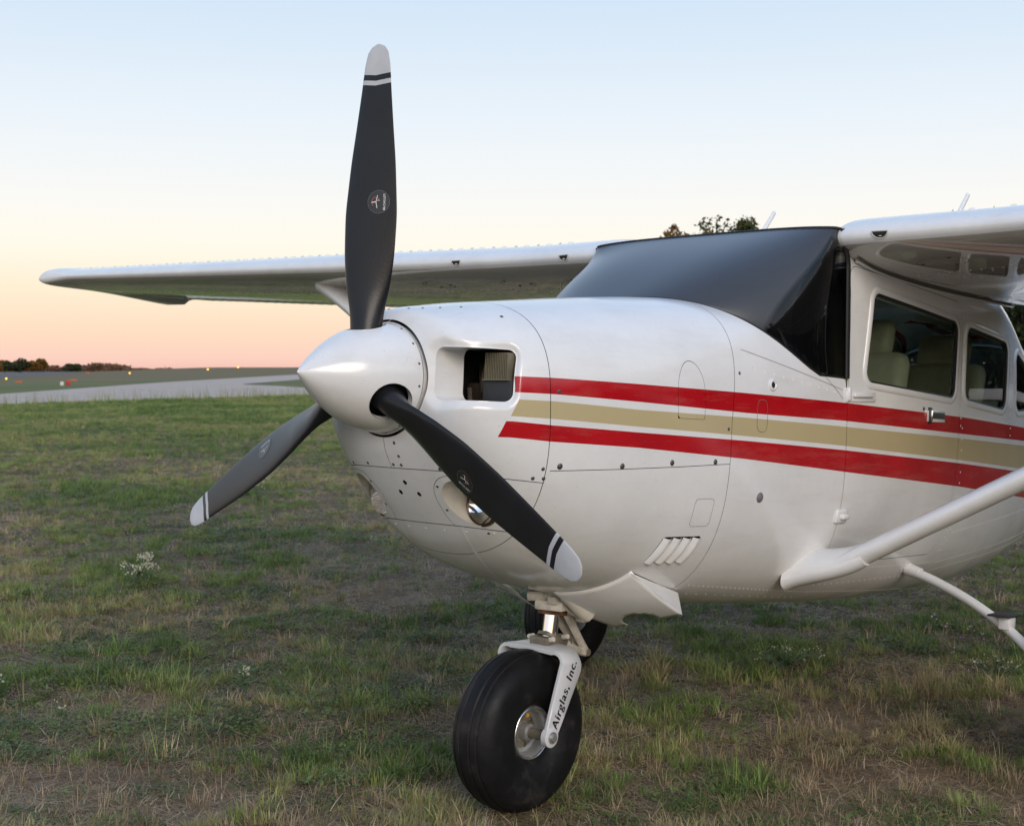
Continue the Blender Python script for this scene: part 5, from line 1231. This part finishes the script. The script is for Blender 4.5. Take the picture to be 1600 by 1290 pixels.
DM=vegmat('dry_grass_blades',[(0,(.22,.19,.085)),(.4,(.36,.25,.15)),(.75,(.50,.38,.24)),(1,(.62,.52,.37))],.2)
WM=vegmat('weed_leaves',[(0,(.07,.11,.03)),(.5,(.12,.17,.05)),(1,(.19,.20,.08))],.25)
def tuft(n,h,spread,w,seed,lean=.5,segs=3,flat=0):
    g_=np.random.default_rng(seed); V=[];F=[];S_=[]
    for i in range(n):
        a=g_.uniform(0,2*PI); r0=spread*math.sqrt(g_.random()); bx,by=r0*math.cos(a),r0*math.sin(a); hh=h*g_.uniform(.45,1.15); ln=lean*g_.uniform(.2,1.3); da=a+g_.normal()*.9; ww=w*g_.uniform(.6,1.3); tw=da+PI/2+g_.normal()*.5; k=len(V); dr=max(0,g_.random()-.72)*2.4
        kink=g_.uniform(.6,1.6)
        for s in range(segs+1):
            t=s/segs; o=ln*hh*t**(1.4*kink); z=hh*(t-.28*ln*t*t*1.2)*(1-flat); x=bx+math.cos(da)*o; y=by+math.sin(da)*o; wt=ww*(1-t**1.7)*.5+.0001
            if s<segs: V+= [(x-math.cos(tw)*wt,y-math.sin(tw)*wt,z),(x+math.cos(tw)*wt,y+math.sin(tw)*wt,z)]; S_+= [dr*t,dr*t]
            else: V.append((x,y,z)); S_.append(min(1,dr*1.2))
        for s in range(segs-1): F.append((k+2*s,k+2*s+1,k+2*s+3,k+2*s+2))
        F.append((k+2*segs-2,k+2*segs-1,k+2*segs))
    return V,F,S_
def litter(n,spread,seed):
    g_=np.random.default_rng(seed); V=[];F=[];S_=[]
    for i in range(n):
        x,y=g_.normal(size=2)*spread; a=g_.uniform(0,2*PI); L=g_.uniform(.03,.11); w=g_.uniform(.0008,.002); z=g_.uniform(.001,.012); dz=g_.normal()*.012; k=len(V); b=g_.normal()*.3
        for t,ww in ((0,w),(.5,w),(1,.0003)): px=x+math.cos(a+b*t)*L*t; py=y+math.sin(a+b*t)*L*t; V+= [(px+math.sin(a)*ww,py-math.cos(a)*ww,max(.001,z+dz*t)),(px-math.sin(a)*ww,py+math.cos(a)*ww,max(.001,z+dz*t))]; S_+=[0,0]
        F+=[(k,k+1,k+3,k+2),(k+2,k+3,k+5,k+4)]
    return V,F,S_
def weed(n,h,spread,seed,leaf=.022):
    g_=np.random.default_rng(seed); V=[];F=[];S_=[]
    for i in range(n):
        a=g_.uniform(0,2*PI); r=spread*math.sqrt(g_.random()); z=h*g_.uniform(.15,1)*(1-.5*(r/spread)**2); L=leaf*g_.uniform(.6,1.4); d=a+g_.normal()*.8; p=np.array((r*math.cos(a),r*math.sin(a),z)); u=np.array((math.cos(d),math.sin(d),g_.normal()*.4)); u/=np.linalg.norm(u); s=np.cross(u,(0,0,1)); s=s/np.linalg.norm(s)+np.array((0,0,g_.normal()*.3)); k=len(V)
        V+= [p-u*L*.5,p+s*L*.27,p+u*L*.6,p-s*L*.27]; S_+=[0]*4; F.append((k,k+1,k+2,k+3))
    return V,F,S_
src=bpy.data.collections.new('blade_sources')
def srcobj(nm,data,m):
    V,F,S_=data; me=mesh(nm,V,F,m,False,180,dict(shade=S_)); o=bpy.data.objects.new(nm,me); return o
def scatter(name,label,cat,srcs,P,tint,scale,idx):
    """one scattered object: instances of the source meshes at the points P"""
    me=bpy.data.meshes.new(name); me.from_pydata(P.tolist(),[],[])
    for k,v in (('tint',tint),('scl',scale),('rz',rng.uniform(0,2*PI,len(P)))): me.attributes.new(k,'FLOAT','POINT').data.foreach_set('value',np.asarray(v,'f4'))
    me.attributes.new('pick','INT','POINT').data.foreach_set('value',np.asarray(idx,'i4'))
    o=bpy.data.objects.new(name,me); COL.objects.link(o); tag(o,label,cat,kind='stuff')
    col=bpy.data.collections.new(name+'_sources')
    for k,s_ in enumerate(srcs): s_.name='%s_source_%02d'%(name,k); col.objects.link(s_)
    ng=bpy.data.node_groups.new(name,'GeometryNodeTree'); ng.interface.new_socket('Geometry',in_out='INPUT',socket_type='NodeSocketGeometry'); ng.interface.new_socket('Geometry',in_out='OUTPUT',socket_type='NodeSocketGeometry')
    gi=ng.nodes.new('NodeGroupInput'); go=ng.nodes.new('NodeGroupOutput'); ip=ng.nodes.new('GeometryNodeInstanceOnPoints'); ci=ng.nodes.new('GeometryNodeCollectionInfo'); ci.inputs['Collection'].default_value=col; ci.inputs['Separate Children'].default_value=True; ci.inputs['Reset Children'].default_value=True
    def na(nm,ty):
        n=ng.nodes.new('GeometryNodeInputNamedAttribute'); n.data_type=ty; n.inputs['Name'].default_value=nm; return n.outputs['Attribute']
    cx=ng.nodes.new('ShaderNodeCombineXYZ'); ng.links.new(na('rz','FLOAT'),cx.inputs['Z'])
    ng.links.new(gi.outputs[0],ip.inputs['Points']); ng.links.new(ci.outputs[0],ip.inputs['Instance']); ip.inputs['Pick Instance'].default_value=True; ng.links.new(na('pick','INT'),ip.inputs['Instance Index'])
    ng.links.new(cx.outputs[0],ip.inputs['Rotation']); ng.links.new(na('scl','FLOAT'),ip.inputs['Scale']); ng.links.new(ip.outputs[0],go.inputs[0])
    md=o.modifiers.new('scatter','NODES'); md.node_group=ng; return o
def points(n,dmin,dmax,pw,half=37):
    """random points in a wide wedge in front of the camera, thinning with distance"""
    u=rng.random(n); d=(dmin**(pw)+(dmax**pw-dmin**pw)*u)**(1/pw); a=np.radians(rng.uniform(-half,half,n)); x=CX+d*(_D[0]*np.cos(a)+_R[0]*np.sin(a)); y=CY+d*(_D[1]*np.cos(a)+_R[1]*np.sin(a)); return x,y,d
def wheels_clear(x,y,s=1): 
    k=np.ones(len(x),bool)
    for wx,wy in ((-.70,0),(-2.46,1.24),(-2.46,-1.24)): k&=(np.abs(x-wx)>.11*s)|(np.abs(y-wy)>.11*s)
    return k
def onroad(x,y): # signed side of the near taxiway edge
    return (y+50.4)-(x+23.9)*(5.6/20.5)
def Z(x,y): return flatten(x,y,hgt(x,y))
# green turf
x,y,d=points(270000,2.0,80,1.12); c,dr=cover(x,y)
lush=fbm(x*.28,y*.28,81,4); keep=(rng.random(len(x))<c*.95+.03)&wheels_clear(x,y)&(onroad(x,y)>.3); x,y,d,c,dr,lush=[q[keep] for q in (x,y,d,c,dr,lush)]
P=np.stack([x,y,Z(x,y)-.004],-1); cl=fbm(x*3.2,y*3.2,97,3); sc=(.30+.80*c*np.clip(lush*1.5,.3,1.2))*rng.uniform(.5,1.2,len(x))*(.42+.58*smst(.38,.62,cl))*(1+.010*d+.5*smst(20,60,d)); 
scatter('grass','short mixed green grass covering the airfield around the airplane','grass',[srcobj('g',tuft(30,.075,.042,.0036,300+i,[.6,1.1,.9,.7,1.3,.8,1.0][i]),GM) for i in range(7)]+[srcobj('g',tuft(26,.125,.035,.0040,320+i,.8,4),GM) for i in range(3)],P,np.clip(dr*.85+.13*rng.normal(size=len(x)),0,1),sc,np.where(rng.random(len(x))<.14*(lush>.5)+.03,rng.integers(7,10,len(x)),rng.integers(0,7,len(x))))
# straw and dead grass
x,y,d=points(110000,2.0,45,1.0); c,dr=cover(x,y); keep=(rng.random(len(x))<np.clip(.22+.9*dr*(1-.4*c)+.5*(1-c)*(c>.03),0,1)*.8)&wheels_clear(x,y); x,y,d,c,dr=[q[keep] for q in (x,y,d,c,dr)]
P=np.stack([x,y,Z(x,y)-.003],-1); lit=rng.random(len(x))<.62
scatter('dry_grass','brown dead grass stalks and straw lying between the green tufts','dry grass',[srcobj('d',tuft(13,.085,.030,.0022,400+i,.7),DM) for i in range(5)]+[srcobj('d',litter(26,.07,420+i),DM) for i in range(5)],P,rng.random(len(x))**1.1*.95,rng.uniform(.5,1.25,len(x))*(1+.01*d),np.where(lit,rng.integers(5,10,len(x)),rng.integers(0,5,len(x))))
x,y,d=points(60000,2.0,30,1.0); keep=wheels_clear(x,y); x,y,d=x[keep],y[keep],d[keep]
scatter('thatch','flat matted dead grass and small litter on the soil between the tufts','thatch',[srcobj('l',litter(46,.11,450+i),DM) for i in range(6)],np.stack([x,y,Z(x,y)-.004],-1),rng.random(len(x))*.8,rng.uniform(.35,.9,len(x)),rng.integers(0,6,len(x)))
# creeping broad-leaved weeds
x,y,d=points(30000,2.0,34,1.05); w_=fbm(x*.9,y*.9,91,3); c,dr=cover(x,y); keep=(w_>.50)&(rng.random(len(x))<.5*c+.12)&wheels_clear(x,y); x,y,d=[q[keep] for q in (x,y,d)]
P=np.stack([x,y,Z(x,y)-.002],-1)
scatter('ground_cover','low dark green creeping weeds spread among the grass','weeds',[srcobj('w',weed(70,.045,.085,500+i,.016),WM) for i in range(4)],P,rng.random(len(x))*.9,rng.uniform(.5,1.3,len(x)),rng.integers(0,4,len(x)))
# tall thin stalks at the taxiway edge and scattered
x=rng.uniform(-75,20,1500); y=-50.4+(x+23.9)*(5.6/20.5)+rng.uniform(-.2,5,1500)**1.0; dd2=np.hypot(x-CX,y-CY)
x2,y2,d2=points(260,3,20,1.2); x=np.concatenate([x,x2]); y=np.concatenate([y,y2]); sc=np.concatenate([rng.uniform(1.5,3.6,1500),rng.uniform(.5,1.0,260)]); k=wheels_clear(x,y,2); x,y,sc=x[k],y[k],sc[k]
P=np.stack([x,y,Z(x,y)],-1)
scatter('tall_stalks','tall thin grass stalks standing up along the taxiway edge','grass stalks',[srcobj('s',tuft(5,.24,.03,.0028,600+i,.28,4),GM) for i in range(4)],P,rng.uniform(.2,.9,len(x)),sc,rng.integers(0,4,len(x)))
# ---------------- flowering plants one can point at ----------------
petal=simple('cream_white_petals',(.62,.62,.48),.7); pink=simple('pale_pink_petals',(.62,.45,.58),.7); stemm=simple('grey_green_stems',(.10,.15,.07),.7)
def flower_plant(x,y,h,w,nst,label,group,pm,seed,leaf=.035,heads=9,hs=.010):
    g_=np.random.default_rng(seed); z=float(Z(np.array(x),np.array(y))); e=bpy.data.objects.new('flowering_weed',None); COL.objects.link(e); e.location=(x,y,z); tag(e,label,'plant',group); st=MB(); lf=MB(); fl=MB()
    for i in range(nst):
        a=g_.uniform(0,2*PI); r=w*math.sqrt(g_.random()); hh=h*g_.uniform(.55,1); tip=np.array((r*math.cos(a),r*math.sin(a),hh)); mid=tip*.5+np.array((0,0,hh*.12)); st.tube([(0,0,0),mid,tip],[.0022,.0018,.001],5)
        for k in range(9):
            t=g_.uniform(.1,.95); p=(mid*2*t if t<.5 else mid+(tip-mid)*(2*t-1)); d=g_.uniform(0,2*PI); u=np.array((math.cos(d),math.sin(d),.35)); s=np.array((-math.sin(d),math.cos(d),0)); L=leaf*g_.uniform(.6,1.3); lf.add([p,p+u*L*.5+s*L*.18,p+u*L,p+u*L*.5-s*L*.18],[(0,1,2,3)])
        for k in range(heads):
            p=tip+g_.normal(size=3)*np.array((1,1,.8))*hs*1.4; r=hs*g_.uniform(.35,.8)
            for q in range(4): n=g_.normal(size=3); n/=np.linalg.norm(n); u=np.cross(n,g_.normal(size=3)); u/=np.linalg.norm(u); s=np.cross(n,u); fl.add([p-u*r,p-s*r*.6,p+u*r,p+s*r*.6],[(0,1,2,3)])
    st.obj('stem',stemm,e,smooth=False); lf.obj('leaves',WM,e,smooth=False); fl.obj('blossom',pm,e,smooth=False); return e
fg='white flowering weeds in the grass'
for a in [(-2.25,-4.89,.22,.16,15,'tall white-flowered weed in the mid-left grass, largest bloom',fg,petal,1,.04,11,.013),(-.86,-1.80,.15,.05,3,'pale yellow-flowered weed with long leaves near the left foreground',fg,petal,2,.07,12,.009),(-.12,-2.62,.16,.07,6,'white-flowered weed at the left picture edge',fg,petal,3,.05,10,.010),
    (-6.3,-8.9,.30,.22,14,'pale flowering weed left of the lower left propeller blade',fg,petal,4,.03,8,.012),(-3.13,-.37,.10,.17,22,'low white-speckled weed clump right of the nose wheel',fg,petal,5,.03,3,.008),(-3.6,.50,.10,.15,16,'white-speckled weed clump beneath the cabin step',fg,petal,6,.03,3,.008),(-2.75,1.15,.12,.16,20,'bushy dark weed with white specks near the right edge',fg,petal,7,.03,3,.007),(-.20,-2.20,.07,.04,3,'tiny white flower near the left bare patch',fg,petal,8,.02,4,.008),
    (-7.6,-9.3,.2,.1,5,'small pale weed beside the lower left propeller tip',fg,petal,9,.03,6,.011)]: flower_plant(*a)
pg='small pink flowers below the cabin step'
for i,(px,py,w_) in enumerate([(1461,962,'highest, far left'),(1479,969,'second from left'),(1519,981,'small one below the second'),(1537,986,'brightest beside the gear leg'),(1467,996,'lone one low on the left'),(1492,1020,'lowest on the left'),(1536,1026,'lowest near the right edge')]):
    f=np.array(_F)+np.array(_R)*(px-800)/FPX-np.array(_U)*(py-645)/FPX; t=(CAM[2]-.07)/-f[2]; x,y=CX+f[0]*t,CY+f[1]*t
    flower_plant(x,y,.075,.01,1,'small pink flower below the gear leg, '+w_,pg,pink,40+i,.02,4,.010)
